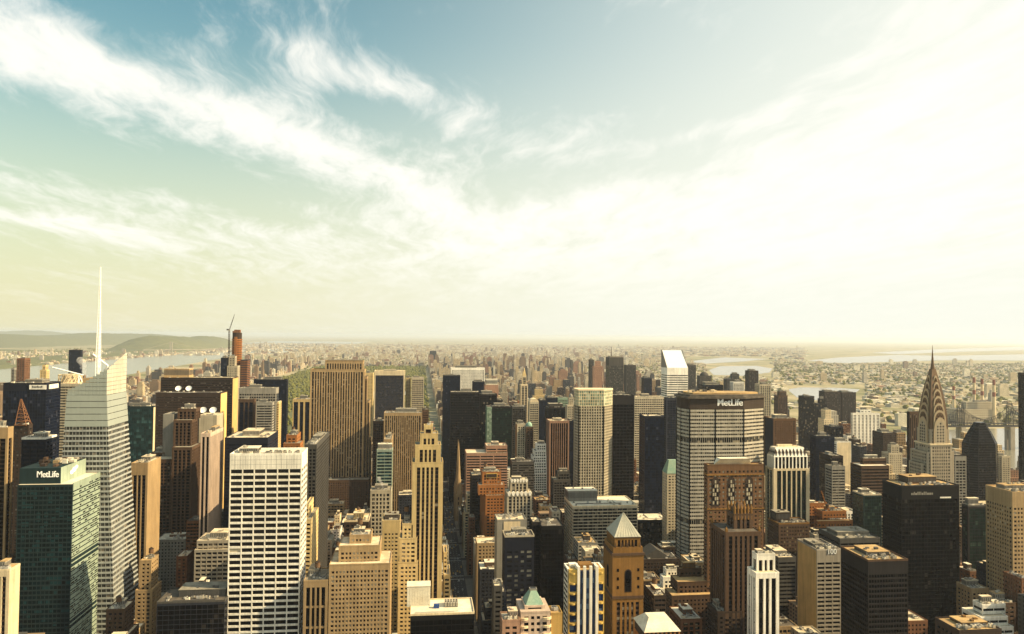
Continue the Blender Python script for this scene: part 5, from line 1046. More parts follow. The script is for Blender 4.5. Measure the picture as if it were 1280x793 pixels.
# -- crowns for plainer towers
def dome(P, base, x, y, z, r, h, mat, name='dome', n=14):
    m = M(); rings = []
    for k in range(7):
        t = k / 6 * math.pi / 2; rr = max(r * math.cos(t), .05); rings.append([(x + rr * math.cos(2 * math.pi * i / n), y + rr * math.sin(2 * math.pi * i / n), z + h * math.sin(t)) for i in range(n)])
    m.loft(rings); return m.build(name, mat, P, base, True)
def crown_bits():
    P, base = find('pale shaft with gold pointed cap'); b = box_of('the slim pale shaft')[0]; m = M(); m.hip(b[0], b[1], b[2], b[3], b[4], b[4] + 11, (b[1] - b[0]) * .3, (b[3] - b[2]) * .3); m.cyl((b[0] + b[1]) / 2, (b[2] + b[3]) / 2, b[4] + 11, b[4] + 19, 2, .2, 8); m.build('pointed_cap', 'sand', P, base)
    b = box_of('the slim pale shaft')[1]; m = M(); m.box(b[0] + .3, b[1] - .3, b[2] + .3, b[3] - .3, b[4] - .2, b[4] + .3); m.build('roof', 'roof_pale', P, base)
    P, base = find('pale glass tower with a rounded top'); b = box_of('the round topped pale tower')[0]; m = M(); n = 12; xm, hw = (b[0] + b[1]) / 2, (b[1] - b[0]) / 2
    m.loft([[(xm + hw * math.cos(math.pi * i / n), y, b[4] - .2 + hw * .8 * math.sin(math.pi * i / n)) for i in range(n + 1)] for y in (b[3], b[2])]); m.build('rounded_top', 'cream', P, base)
    P, base = find('pale stone tower with domed cap'); b = box_of('the pale stone tower')[0]; dome(P, base, (b[0] + b[1]) / 2, (b[2] + b[3]) / 2, b[4] - .2, 4.5, 8, 'grey')
    b = box_of('the pale stone tower')[1]; m = M(); m.box(b[0] + .3, b[1] - .3, b[2] + .3, b[3] - .3, b[4] - .2, b[4] + .3); m.build('roof', 'roof_pale', P, base)
    P, base = find('brown brick shaft with a small green dome'); b = box_of('the brown shaft with a green dome')[0]; dome(P, base, (b[0] + b[1]) / 2, (b[2] + b[3]) / 2, b[4] - .2, 6, 8, 'copper')
    m = M(); m.box(b[0] + .2, b[1] - .2, b[2] + .2, b[3] - .2, b[4] - .3, b[4] + .1); m.build('roof', 'roof_tar', P, base)
    P, base = find('far grey banded tower with a thin mast'); b = box_of('the banded tower with a mast')[0]; m = M(); m.box(b[0] + 4, b[1] - 4, b[2] + 4, b[3] - 4, b[4], b[4] + 3); m.build('roof', 'roof_grey', P, base)
    m = M(); xm = b[0] + (b[1] - b[0]) * .22; m.cyl(xm, b[2] + 12, b[4], b[4] + 30, 1.3, .5, 8); m.build('mast', 'umber', P, base)
    P, base = find('stone block with a green mansard roof'); b = box_of('the green roofed block')[0]; m = M(); m.hip(b[0] - .4, b[1] + .4, b[2] - .4, b[3] + .4, b[4] - .1, b[4] + 17, 5, 7); m.build('mansard_roof', 'roof_copper', P, base)
    P, base = find('hazy brown tower with a rounded top'); b = box_of('the domed hazy tower')[0]; dome(P, base, (b[0] + b[1]) / 2, (b[2] + b[3]) / 2, b[4] - 1, 13, 12, 'dimgrey')
    P, base = find('tan stepped tower right of the metal crown'); 
    for b in box_of('the tan stepped apartment tower'): m = M(); m.box(b[0] + .3, b[1] - .3, b[2] + .3, b[3] - .3, b[4] - .2, b[4] + .6); m.build('roof', 'roof_pale', P, base)
    P, base = find('dark slab with brown front left'); b = box_of('the dark slab beside the metal crown')[0]; m = M()
    m.box(b[0] - .3, b[0] - .05, b[2] + .3, b[3] - .3, 2, b[4] - .3); m.build('side_glazing', 'black', P, base)
    m = M(); n = 6
    for i in range(n): m.box(b[0] + (i + .3) * (b[1] - b[0]) / n, b[0] + (i + .6) * (b[1] - b[0]) / n, b[2] - .15, b[2] - .03, 2, b[4] - 4)
    m.build('window_strip', 'smoke', P, base); m = M(); m.box(b[0] + .4, b[1] - .4, b[2] + .4, b[3] - .4, b[4] - .2, b[4] + .5); m.build('roof', 'roof_tar', P, base)
    P, base = find('tall cream sliver'); b = box_of('the sunlit cream sliver')[0]; m = M(); m.box(b[0] + .2, b[1] - .2, b[2] + .2, b[3] - .2, b[4] - .2, b[4] + .5); m.build('roof', 'roof_pale', P, base)
    for s, sh in (('pale green glass strip', 'the pale green edge'), ('highest narrow step', None), ('middle narrow step', None), ('lowest narrow step', None)):
        P, base = find(s); bb = [f for f in FOOT if abs((f[0] + f[1]) / 2 - base[0]) < .01 and abs((f[2] + f[3]) / 2 - base[1]) < .01][0]; m = M(); m.box(bb[0] + .2, bb[1] - .2, bb[2] + .2, bb[3] - .2, bb[4] - .2, bb[4] + .5); m.build('roof', 'roof_tar', P, base)
    P, base = find('round white truss'); b = box_of('the far block with a roof truss')[0]; m = M(); m.box(b[0] + .3, b[1] - .3, b[2] + .3, b[3] - .3, b[4] - .2, b[4] + .5); m.build('roof', 'roof_pale', P, base)
    m = M(); cx, cy_, r = (b[0] + b[1]) / 2 - 2, b[2] + 18, 15; n = 18
    for i in range(n):
        a0, a1 = 2 * math.pi * i / n, 2 * math.pi * (i + 1) / n
        p = lambda a, z: (cx + r * math.cos(a), cy_ + r * math.sin(a), b[4] + z)
        m.bar(p(a0, 1), p(a1, 12), .55); m.bar(p(a0, 12), p(a1, 12), .5); m.bar(p(a0, 1), p(a1, 1), .5)
    m.cyl(cx, cy_, b[4] + .3, b[4] + 13, r * .72, r * .72, 18); m.build('truss_ring', 'cream', P, base)
    m = M(); m.bar((cx - 20, cy_ - 10, b[4] + 23), (cx + 22, cy_ - 10, b[4] + 12), .9); m.bar((cx + 16, cy_ - 10, b[4]), (cx + 16, cy_ - 10, b[4] + 13), .9); m.bar((cx + 22, cy_ - 10, b[4]), (cx + 16, cy_ - 10, b[4] + 13), .6); m.build('boom', 'letter', P, base)
    P, base = find('ragged lattice peak'); b = box_of('the brown block under the lattice peak')[0]; xm, ym = (b[0] + b[1]) / 2, (b[2] + b[3]) / 2; zt = at(20, 499, ym).z; m = M(); hw = 5.5
    for i in range(7):
        t0, t1 = i / 7, (i + 1) / 7; w0, w1 = hw * (1 - t0) + .4, hw * (1 - t1) + .4; z0, z1 = b[4] + (zt - b[4]) * t0, b[4] + (zt - b[4]) * t1; ox0, ox1 = -3 * t0, -3 * t1
        for q in ((-1, -1), (1, -1), (1, 1), (-1, 1)):
            m.bar((xm + ox0 + q[0] * w0, ym + q[1] * w0, z0), (xm + ox1 + q[0] * w1, ym + q[1] * w1, z1), .5); m.bar((xm + ox0 + q[0] * w0, ym + q[1] * w0, z0), (xm + ox1 - q[1] * w1, ym + q[0] * w1, z1), .4)
        m.box(xm + ox0 - w0, xm + ox0 + w0, ym - w0, ym + w0, z0, z0 + .8)
    m.build('lattice_peak', 'brick', P, base)
crown_bits()
# -- white signs, numbers
P_, b_ = find('blank white sign strips'); bb = box_of('the navy corner block with white signs')[0]; m = M()
a, c = at(36.5, 487, 999), at(57.5, 481.5, 999); m.box(a.x, c.x, 999, 999.9, a.z, c.z); ye0, ye1 = bb[2] + 6, bb[3] - 8; m.box(bb[1] + .1, bb[1] + .9, ye0, ye1, a.z, c.z); m.build('sign', 'white', P_, b_)
for k in range(7):
    q = M(); xx = a.x + (c.x - a.x) * (.18 + .09 * k); q.box(xx, xx + 1.2, 998.8, 998.98, a.z + 2.2, a.z + (3.8 if k % 3 else 4.6)); q.build('lettering', 'dimgrey', P_, b_)
P_, b_ = find('number on its top band'); a, c = at(1035, 688.5 + 2.2, 640), at(1045.5, 683 + 1.2, 640); lettering('100', P_, b_, a.x, c.x, 639.7, a.z - 1.5, (c.z - a.z), bold=.008)
P_, b_ = find('tall black tower with faint sign'); a, c = at(1139, 619, 700), at(1165, 613, 700)
rng = random.Random(2); xx = a.x
while xx < c.x:
    wd = rng.choice([.9, 1.3, 1.7]); q = M(); h = rng.choice([2.0, 2.0, 3.1]); q.box(xx, xx + wd, 699.7, 699.96, a.z, a.z + h); q.build('lettering', 'grey', P_, b_); xx += wd + .55
m = M(); a, c = at(1175, 623, 700), at(1188.5, 621, 700); m.box(a.x, c.x, 699.6, 699.95, a.z, c.z); a = at(1104, 615, 700); m.build('light_strip', 'white', P_, b_)
# -- gold framed panel
P_, b_ = find('gold framed panel'); a, c = at(608.5, 596.5, 958), at(621, 592.5, 958); m = M(); m.box(a.x - .7, c.x + .7, 957.3, 957.95, a.z - .7, c.z + .7); m.box(a.x, c.x, 957.1, 957.28, a.z, c.z, 1); m.build('gold_panel', ['yellow', 'umber'], P_, b_)
# -- scallops on the pale tower
P_, b_ = find('two rows of scalloped white crowns')
for b in box_of('the scalloped pale tower'):
    x0, x1, y0, y1, z = b[:5]; n = 6
    for i in range(n):
        q = M(); xx = x0 + (x1 - x0) * (i + .5) / n; r = (x1 - x0) / n * .42
        pr = [(r * math.cos(math.pi * k / 8), r * 1.3 * math.sin(math.pi * k / 8)) for k in range(9)]
        q.loft([[(xx + u, y, z - .3 + v) for u, v in pr] for y in (y0 + 1.2, y0 - .6)]); q.loft([[(xx + u * .8, y, z - .3 - v) for u, v in reversed(pr)] for y in (y0 + .1, y0 - .5)]); q.build('scallop', 'white', P_, b_)
wall_mat('bluepaint', (.03, .07, .22), .5)
# -- plant house and crate on the flat black box; roof house with gable
P_, b_ = find('flat black box'); b = box_of('the flat black box')[0]; x0, x1, y0, y1, z = b[:5]
a, c = at(508.5, 757, 536), at(538, 733, 536); m = M(); m.box(a.x, c.x, 536, 547, z, c.z); n = 9
for i in range(n): m.box(a.x + (i + .12) * (c.x - a.x) / n, a.x + (i + .88) * (c.x - a.x) / n, 535.8, 535.98, z + 1.5, c.z - 1)
m.box(a.x - .2, c.x + .2, 535.7, 547.2, c.z, c.z + .4); m.build('plant_house', 'roof_white', P_, b_)
a, c = at(542, 762, 531), at(549, 757, 531); m = M(); m.box(a.x, c.x, 531, 534, z, z + 2.6); m.build('crate', 'bluepaint', P_, b_)
for i in range(5):
    m = M(); xx = at(556 + i * 3.4, 760, 534).x; m.box(xx, xx + 1.5, 532.5, 541, z + .6, z + 3.2); m.box(xx + .1, xx + 1.4, 532.6, 540.8, z, z + .6, 1); m.cyl(xx + .75, 535, z + 3.2, z + 3.6, .6, .6, 10, 1); m.cyl(xx + .75, 538, z + 3.2, z + 3.6, .6, .6, 10, 1); m.build('cooling_unit', ['machine', 'machinedark'], P_, b_)
m = M()
for i in range(4): m.bar((x0 + 3, y0 + 2 + i * .7, z + .5), (x0 + 24 + 3 * i, y0 + 2 + i * .7, z + .5), .18)
m.build('pipe_run', 'machine', P_, b_)
P_, b_ = find('grey pitched roof house on top'); b = box_of('the dark block with pitched roof hut')[0]; x0, x1, y0, y1, z = b[:5]; m = M(); xa, xb, ya, yb = x0 + 6, x1 - 14, y0 + 5, y1 - 3; xm = (xa + xb) / 2
m.loft([[(xa, y, z), (xb, y, z), (xb, y, z + 3.5), (xm, y, z + 11), (xa, y, z + 3.5)] for y in (yb, ya)]); m.build('gable_house', 'dimgrey', P_, b_)
# -- roof huts of the grey twin topped block
P_, b_ = find('one cream and one grey roof hut'); b = box_of('the grey twin topped block')[0]; x0, x1, y0, y1, z = b[:5]; m = M(); m.box(x0 + 6.5, x0 + 23, y0 - .4, y0 - .05, z - 14, z - 1); m.build('panel', 'cream', P_, b_)

# -- panel joints in the blank crown of the white gridded tower
P_, b_ = find('big white tower with an even grid'); b = box_of('the white gridded tower')[0]; x0, x1, y0, y1, z = b[:5]; m = M()
for i in range(1, 14): xx = x0 + (x1 - x0) * i / 14; m.box(xx - .07, xx + .07, y0 - .012, y0 + .05, z - 11.6, z - .6)
for zz in (z - 4, z - 8): m.box(x0 + 1, x1 - 1, y0 - .014, y0 + .05, zz - .07, zz + .07)
m.build('panel_joint_seam', 'machinedark', P_, b_)
import numpy as np
# ------------------------------------------------------------------ things on roofs and in the middle distance
def dish(x, y, z, r, label):
    P = thing('satellite_dish', label, 'satellite dish', (x, y, z), 'satellite dishes on the west side roofs'); b = (x, y, z)
    m = M(); n = 16; rings = []; tilt = R(38)
    for k in range(6):
        rr = r * k / 5 + .02; dz_ = (k / 5) ** 2 * r * .38
        ring = []
        for i in range(n):
            u, v = rr * math.cos(2 * math.pi * i / n), rr * math.sin(2 * math.pi * i / n)
            ring.append((x + u, y + v * math.sin(tilt) - dz_ * math.cos(tilt), z + r * 1.15 + v * math.cos(tilt) + dz_ * math.sin(tilt)))
        rings.append(ring)
    m.loft(rings, 0, False); back = [[(px_, py_ + .18, pz_) for px_, py_, pz_ in q] for q in rings]; m.loft([list(reversed(q)) for q in back], 0, False); m.build('reflector', 'letter', P, b, True)
    m = M(); m.bar((x, y + .3, z), (x, y + .3, z + r * 1.1), .35, 0, 8); m.box(x - 1.2, x + 1.2, y - .8, y + 1.4, z, z + .5); m.build('mount', 'steel', P, b)
    m = M(); m.bar((x, y, z + r * .3), (x, y - r * .95, z + r * 1.75), .12); m.cyl(x, y - r * .95, z + r * 1.6, z + r * 1.9, .3); m.build('feed_arm', 'machine', P, b)
f1 = box_of('the front brown slab')[0]; f2 = box_of('the windowless grey-tan block')[0]
for px_, Yd, f, r, lab in ((223, 1222, f1, 4.6, 'large white satellite dish, left one of the pair on the front brown slab'), (236, 1222, f1, 4.6, 'large white satellite dish, right one of the pair on the front brown slab'),
                           (254.5, 1100, f2, 4.9, 'white satellite dish, left one of the pair on the windowless grey tan block'), (267, 1100, f2, 4.9, 'white satellite dish, right one of the pair on the windowless grey tan block')):
    dish(at(px_, 500, Yd).x, Yd, f[4] + .1, r, lab)
def construction_tower():
    Y0, D = 1850.0, 24; a, c = at(288.5, 420, Y0), at(301.5, 420, Y0); zt = at(295, 416, Y0).z; x0, x1 = a.x, c.x; base = ((x0 + x1) / 2, Y0 + D / 2, 0)
    P = thing('unfinished_tower', 'unfinished orange netted tower with bare concrete top beside its crane', 'building', base)
    xm, r = (x0 + x1) / 2, (x1 - x0) / 2; n = 20; oval = lambda k: [(xm + r * k * math.cos(2 * math.pi * i / n), Y0 + D / 2 + D / 2 * k * math.sin(2 * math.pi * i / n)) for i in range(n)]
    m = M(); m.prism(oval(.9), 0, zt); m.build('core', 'umber', P, base)
    m = M(); z = 6
    while z < zt - 2: m.prism(oval(1.0 if z < zt - 14 else .86), z, z + 2.4); z += 4.2
    m.build('netted_floor', 'orange', P, base)
    m = M(); m.box(xm - r * .5, xm + r * .6, Y0 + 6, Y0 + D - 6, zt, zt + 7); m.box(xm - r * .8, xm - r * .3, Y0 + 5, Y0 + D - 8, zt, zt + 4); m.build('concrete_core', 'brick', P, base)
    m = M(); m.box(xm - 3, xm + 3, Y0 - 3, Y0 - .6, 0, zt - 10)
    m.build('hoist_track', 'orange', P, base)
    a, c = at(300.8, 450, Y0 - 6), at(309, 450, Y0 - 6); m = M(); m.box(x1 + .4, c.x, Y0 - 4, Y0 + 26, 0, a.z); z = 5
    while z < a.z - 2: m.box(x1 + .2, c.x + .3, Y0 - 4.3, Y0 + 26.3, z, z + 1.6, 1); z += 4.2
    m.build('lower_wing', ['slate', 'orange'], P, base); FOOT.append((x0, c.x, Y0 - 4, Y0 + D, zt, 'the unfinished orange tower'))
    cx, cy_ = at(286.3, 430, Y0 + 6).x, Y0 + 6; zc = at(287, 413, Y0).z; b = (cx, cy_, 0); C = thing('tower_crane', 'thin dark tower crane with raised arm beside the unfinished orange tower', 'crane', b)
    m = M()
    for q in ((-1, -1), (1, -1), (1, 1), (-1, 1)): m.bar((cx + q[0] * 1.3, cy_ + q[1] * 1.3, 0), (cx + q[0] * 1.3, cy_ + q[1] * 1.3, zc), .4)
    z = 0; k = 1
    while z < zc - 5: m.bar((cx - 1.3 * k, cy_ - 1.3, z), (cx + 1.3 * k, cy_ - 1.3, z + 5), .25); m.bar((cx + 1.3, cy_ - 1.3 * k, z), (cx + 1.3, cy_ + 1.3 * k, z + 5), .25); z += 5; k = -k
    m.build('mast', 'umber', C, b)
    tip = at(292.5, 393, Y0); m = M()
    for off in (-1.0, 1.0): m.bar((cx + off, cy_, zc), (tip.x, cy_, tip.z), .42)
    for i in range(9): t = i / 9; m.bar((cx - 1 + (tip.x - cx + 1) * t, cy_, zc + (tip.z - zc) * t), (cx + 1 + (tip.x - cx - 1) * (t + .06), cy_, zc + (tip.z - zc) * (t + .06)), .25)
    m.build('jib', 'umber', C, b)
    m = M(); m.box(cx - 6, cx - 1.3, cy_ - 1.5, cy_ + 1.5, zc - .5, zc + 3); m.build('counterweight', 'machinedark', C, b)
    m = M(); m.box(cx - 1.3, cx + 1.6, cy_ - 3.2, cy_ - 1.3, zc - 2.5, zc + 1); m.build('cab', 'machine', C, b)
construction_tower()
hero('office_tower', 'the pale pitched tower', 'pale tower with a slanting cap below the unfinished orange tower', [(286, 294, 446, 1708, 14), (284, 297, 458, 1702, 22)], 'pale', 'dimglass', 'punch', units=1)
hero('glass_tower', 'the navy riverside tower', 'navy tower joined to the pale slant capped tower', [(276, 283.5, 448, 1705, 24)], 'navywall', 'navy', 'curtain', units=1)
def church():
    Yc = 1300.0; cx = at(573.2, 600, Yc).x; zt = at(573, 552, Yc).z; base = (cx + 30, Yc + 14, 0)
    P = thing('cathedral', 'pale stone cathedral with slender pointed spires beside the avenue', 'church', base)
    for yy in (Yc, Yc + 30):
        m = M(); m.box(cx - 5.5, cx + 5.5, yy - 5.5, yy + 5.5, 0, 46)
        for q in ((-1, -1), (1, -1), (1, 1), (-1, 1)):
            m.box(cx + q[0] * 5.4 - 1, cx + q[0] * 5.4 + 1, yy + q[1] * 5.4 - 1, yy + q[1] * 5.4 + 1, 0, 50); m.cyl(cx + q[0] * 5.4, yy + q[1] * 5.4, 50, 62, 1.1, .1, 6)
        m.loft([[(cx + r * math.cos(math.pi * (i + .5) / 4), yy + r * math.sin(math.pi * (i + .5) / 4), z) for i in range(8)] for r, z in ((5.6, 46), (4.6, 62), (3.2, 80), (.15, zt))])
        for k in range(4):
            q = M(); m.box(cx - 1.1, cx + 1.1, yy - 5.62, yy - 5.4, 12 + k * 8, 17 + k * 8, 1)
        m.build('spire', ['tan', 'umber'], P, base)
    m = M(); m.box(cx + 5, cx + 95, Yc + 2, Yc + 28, 0, 22); m.build('nave', 'pale', P, base)
    m = M(); m.loft([[(x, Yc + 1, 22), (x, Yc + 29, 22), (x, Yc + 15, 36)] for x in (cx + 96, cx + 4)]); m.build('nave_roof', 'grey', P, base)
    m = M(); m.loft([[(cx + 52, y, 0), (cx + 70, y, 0), (cx + 70, y, 22), (cx + 61, y, 35), (cx + 52, y, 22)] for y in (Yc + 42, Yc - 10)]); m.build('transept', 'pale', P, base)
    FOOT.append((cx - 7, cx + 97, Yc - 11, Yc + 43, 40, 'the church spire'))
church()
def steam(px_, py_, Y, pts, r, seed, label):
    rng = random.Random(seed); m = M(); c = at(px_, py_, Y); n = 10
    for i in range(pts):
        t = i / (pts - 1); rr = r * (.45 + .75 * t) * rng.uniform(.7, 1.2); x, y, z = c.x - t * r * 1.9 + rng.uniform(-1, 1) * r * .5, c.y + rng.uniform(-1, 1) * r * .5, c.z + t * r * 6
        rings = []
        for k in range(1, 7):
            a = math.pi * k / 7 - math.pi / 2; rings.append([(x + rr * math.cos(a) * math.cos(2 * math.pi * j / n) * rng.uniform(.8, 1.2), y + rr * math.cos(a) * math.sin(2 * math.pi * j / n), z + rr * math.sin(a)) for j in range(n)])
        m.loft(rings)
    o = m.build('steam', 'steam', None, (c.x, c.y, c.z), True); o['kind'] = 'stuff'; o['label'] = label
mt, mn, ml = new_mat('steam'); _o = mn.new('ShaderNodeOutputMaterial'); _v = mn.new('ShaderNodeVolumePrincipled'); _v.inputs['Color'].default_value = (1, .98, .95, 1)
_f = tex_noise(mn, ml, .16, (1, 1, .6), 4); _r = mn.new('ShaderNodeMapRange'); ml.new(_f, _r.inputs[0]); _r.inputs[1].default_value = .28; _r.inputs[2].default_value = .7; _r.inputs[4].default_value = .5
_v.inputs['Density'].default_value = .11; ml.new(_v.outputs[0], _o.inputs['Volume']); MATS['steam'] = mt
steam(107.5, 470, 800, 20, 2.6, 1, 'white steam puff rising beside the spired glass tower')
steam(479, 612, 930, 6, 2.2, 2, 'small white steam puff over the ornate pale block')
# ------------------------------------------------------------------ east river bridge and chimneys
def bridge():
    Y0 = 2010.0; zd = at(1230, 532, Y0).z; zt = at(1201, 506, Y0).z; xa, xb = at(1160, 530, Y0).x, at(1420, 530, Y0).x
    tw = [at(p, 520, Y0).x for p in (1201, 1262, 1320)]; base = (tw[0], Y0, 0); P = thing('truss_bridge', 'long grey truss bridge with peaked towers crossing the bright river', 'bridge', base)
    m = M()
    for yy in (Y0 - 9, Y0 + 9):
        n = 110; top = []
        for i in range(n + 1):
            x = xa + (xb - xa) * i / n; d = min(abs(x - t) for t in tw); h = 11 + (zt - zd - 18) * math.exp(-d / 38); top.append((x, yy, zd + h))
        for i in range(n):
            p, q = top[i], top[i + 1]; m.bar(p, q, .9); m.bar((p[0], yy, zd), p, .45); m.bar((p[0], yy, zd), q, .4) if i % 2 else m.bar(p, (q[0], yy, zd), .4)
    m.build('truss', 'dimgrey', P, base)
    m = M(); m.box(xa, xb, Y0 - 10.5, Y0 + 10.5, zd - 4, zd); m.box(xa, xb, Y0 - 10, Y0 + 10, zd + 5, zd + 6); m.build('deck', 'dimgrey', P, base)
    for t in tw:
        m = M()
        for yy in (Y0 - 9, Y0 + 9):
            for dx_ in (-4, 4): m.bar((t + dx_, yy, zd - 2), (t + dx_ * .6, yy, zt), 1.2)
            m.cyl(t, yy, zt, zt + 9, 1.6, .15, 6)
        for z in (zd + 20, zd + 40, zt): m.bar((t, Y0 - 9, z), (t, Y0 + 9, z), 1.0)
        m.build('tower', 'dimgrey', P, base)
        m = M(); m.box(t - 7, t + 7, Y0 - 12, Y0 - 3, 0, zd - 4); m.box(t - 7, t + 7, Y0 + 3, Y0 + 12, 0, zd - 4); m.box(t - 6.5, t + 6.5, Y0 - 3, Y0 + 3, zd - 14, zd - 4); m.build('pier', 'concrete', P, base)
bridge()
def far_bridge():
    Yb = 12600.0; z = 70; P0 = at(214, 424, 11600); x0 = P0.x; P = thing('suspension_bridge', 'faint suspension bridge on the far river below the wooded ridge', 'bridge', (x0, 11600, 0)); b = (x0, 11600, 0)
    x1 = x0 + 1080; yb = 13000
    for x, y in ((x0, 11600), (x1, yb)):
        m = M()
        for o in (-14, 14): m.box(x + o - 5, x + o + 5, y - 6, y + 6, 0, 184)
        m.box(x - 14, x + 14, y - 5, y + 5, 170, 180); m.box(x - 14, x + 14, y - 5, y + 5, 70, 78); m.build('tower', 'concrete', P, b)
    m = M(); u = Vector((x1 - x0, yb - 11600, 0)); p = lambda t, zz: (x0 + u.x * t, 11600 + u.y * t, zz)
    m.bar(p(-.25, 66), p(1.25, 66), 5); m.build('deck', 'concrete', P, b)
    m = M(); n = 24
    for i in range(n): m.bar(p(i / n, 74 + 106 * (2 * i / n - 1) ** 2), p((i + 1) / n, 74 + 106 * (2 * (i + 1) / n - 1) ** 2), 1.6)
    m.bar(p(0, 180), p(-.25, 70), 1.6); m.bar(p(1, 180), p(1.25, 70), 1.6); m.build('cable', 'concrete', P, b)
far_bridge()
SP = [(1192, 483, 503, 2750, 'shortest tapered chimney, leftmost and apart from the other three by the bridge'), (1217.5, 472, 501, 2700, 'tallest tapered chimney with red bands just right of the metal crown'),
      (1227.5, 474, 503, 2700, 'slender tapered chimney with red bands, middle of the close three'), (1242.3, 475, 507, 2640, 'tapered chimney with red bands, rightmost of the four by the bridge')]
for px_, yt, yb, Y, lab in SP:
    p = at(px_, yt, Y); P = thing('chimney', lab, 'chimney', (p.x, Y, 0), 'red banded chimneys beyond the bridge'); b = (p.x, Y, 0); h = p.z; r0, r1 = 7.5, 4.6; rr = lambda z: r0 + (r1 - r0) * z / h
    m = M(); m.cyl(p.x, Y, 0, h, r0, r1, 16); m.build('shaft', 'cream', P, b)
    for a, c in ((.88, 1.003), (.62, .72)): m = M(); m.cyl(p.x, Y, h * a, h * c, rr(h * a) + .25, rr(h * c) + .25, 16); m.build('red_band', 'redwhite', P, b)
hero('power_station', 'the power station', 'pale power station block under the red banded chimneys', [(1208, 1242, 503, 2660, 30), (1196, 1246, 512, 2640, 60)], 'pale', 'dimglass', 'punch', units=3, over=O(bay=9, fl=9, pw=5, sp=5))
def arm_crane():
    b_ = box_of('the rear orange block')[0]; a = at(1033.5, 634, 872); t = at(1026.5, 614, 872); base = (a.x, 872, a.z - 4); P = thing('roof_crane', 'orange arm crane standing on the stepped orange block', 'crane', base)
    m = M(); m.box(a.x - 2.4, a.x + 2.4, 870, 874, a.z - 4, a.z); m.build('cab', 'orange', P, base)
    m = M()
    for o in (-.5, .5): m.bar((a.x, 872 + o, a.z - 1), (t.x, 872 + o, t.z), .4)
    m.build('jib', 'orange', P, base)
arm_crane()
# ------------------------------------------------------------------ the park
flat('park_lawn', [(-1010, 2030), (34, 2030), (34, 7600), (-1010, 7600)], .3, 'hillside')
def ico():
    t = (1 + 5 ** .5) / 2; v = [Vector(p).normalized() for p in ((-1, t, 0), (1, t, 0), (-1, -t, 0), (1, -t, 0), (0, -1, t), (0, 1, t), (0, -1, -t), (0, 1, -t), (t, 0, -1), (t, 0, 1), (-t, 0, -1), (-t, 0, 1))]
    f = [(0, 11, 5), (0, 5, 1), (0, 1, 7), (0, 7, 10), (0, 10, 11), (1, 5, 9), (5, 11, 4), (11, 10, 2), (10, 7, 6), (7, 1, 8), (3, 9, 4), (3, 4, 2), (3, 2, 6), (3, 6, 8), (3, 8, 9), (4, 9, 5), (2, 4, 11), (6, 2, 10), (8, 6, 7), (9, 8, 1)]
    return v, f
IV, IF = ico()
mt, mn, ml = new_mat('woods'); _c = mulc(mn, ml, mulc(mn, ml, (.12, .12, .028), tex_noise(mn, ml, .012, (1, 1, 1), 3), .5, 1.6), tex_noise(mn, ml, .2, (1, 1, 1), 3), .4, 1.6); shade(mn, ml, _c, .95, 0, .1); MATS['woods'] = mt
def woods(name, pts, seed):
    rng = random.Random(seed); m = M()
    for x, y, r in pts:
        for k in range(2):
            s = r * rng.uniform(.7, 1.15); ox, oy = rng.uniform(-.6, .6) * r, rng.uniform(-.6, .6) * r; h = rng.uniform(.75, 1.25) * s
            m.add([(x + ox + v.x * s * rng.uniform(.75, 1.2), y + oy + v.y * s * rng.uniform(.75, 1.2), h * .9 + v.z * h * rng.uniform(.75, 1.2)) for v in IV], IF)
    o = m.build(name, 'woods'); o['kind'] = 'stuff'; return o
rng = random.Random(21); pts = []
CLEAR = [(-380, 2550, 110, 90), (-250, 4100, 260, 230), (-420, 3050, 130, 160), (-300, 5200, 150, 200), (-600, 2300, 60, 60), (-150, 3300, 60, 120)]
while len(pts) < 7600:
    y = 2040 + 5500 * rng.random() ** 1.2; x = rng.uniform(-1000, 30)
    if any(((x - a) / c) ** 2 + ((y - b) / d) ** 2 < 1 for a, b, c, d in CLEAR): continue
    pts.append((x, y, rng.uniform(5, 9)))
woods('park_woods', pts, 3)
flat('lake', [(-330, 3830), (-150, 3850), (-60, 4050), (-90, 4300), (-300, 4350), (-470, 4250), (-480, 4000)], .5, 'water')
# trees in clumps over the far shores
pts = []; rng = random.Random(33)
for _ in range(5200):
    q = rng.random()
    if q < .6: x, y = rng.uniform(1700, 9000), rng.uniform(1500, 9500)
    elif q < .75: x, y = rng.uniform(-6500, -3900), rng.uniform(5000, 15000)
    else: x, y = rng.uniform(-1500, 4000), rng.uniform(6500, 13000)
    for k in range(2): pts.append((x + rng.uniform(-60, 60), y + rng.uniform(-60, 60), rng.uniform(7, 13)))
def wet(x, y):
    p = to_px((x, y, 0)); return (984 < p[0] < 1080 and 482 < p[1] < 503) or (880 < p[0] < 968 and 455 < p[1] < 472) or (p[0] > 1095 and (536 + (1215 - p[0]) * .1 if p[0] < 1215 else 536) < p[1] < 760 and x > 1330) or (p[0] > 1005 and 432 < p[1] < 455) or (855 < p[0] < 965 and 446 < p[1] < 456) or (-3500 < x < -1900 and y < 11000)
pts = [p for p in pts if not wet(p[0], p[1])]
woods('shore_woods', pts, 5)
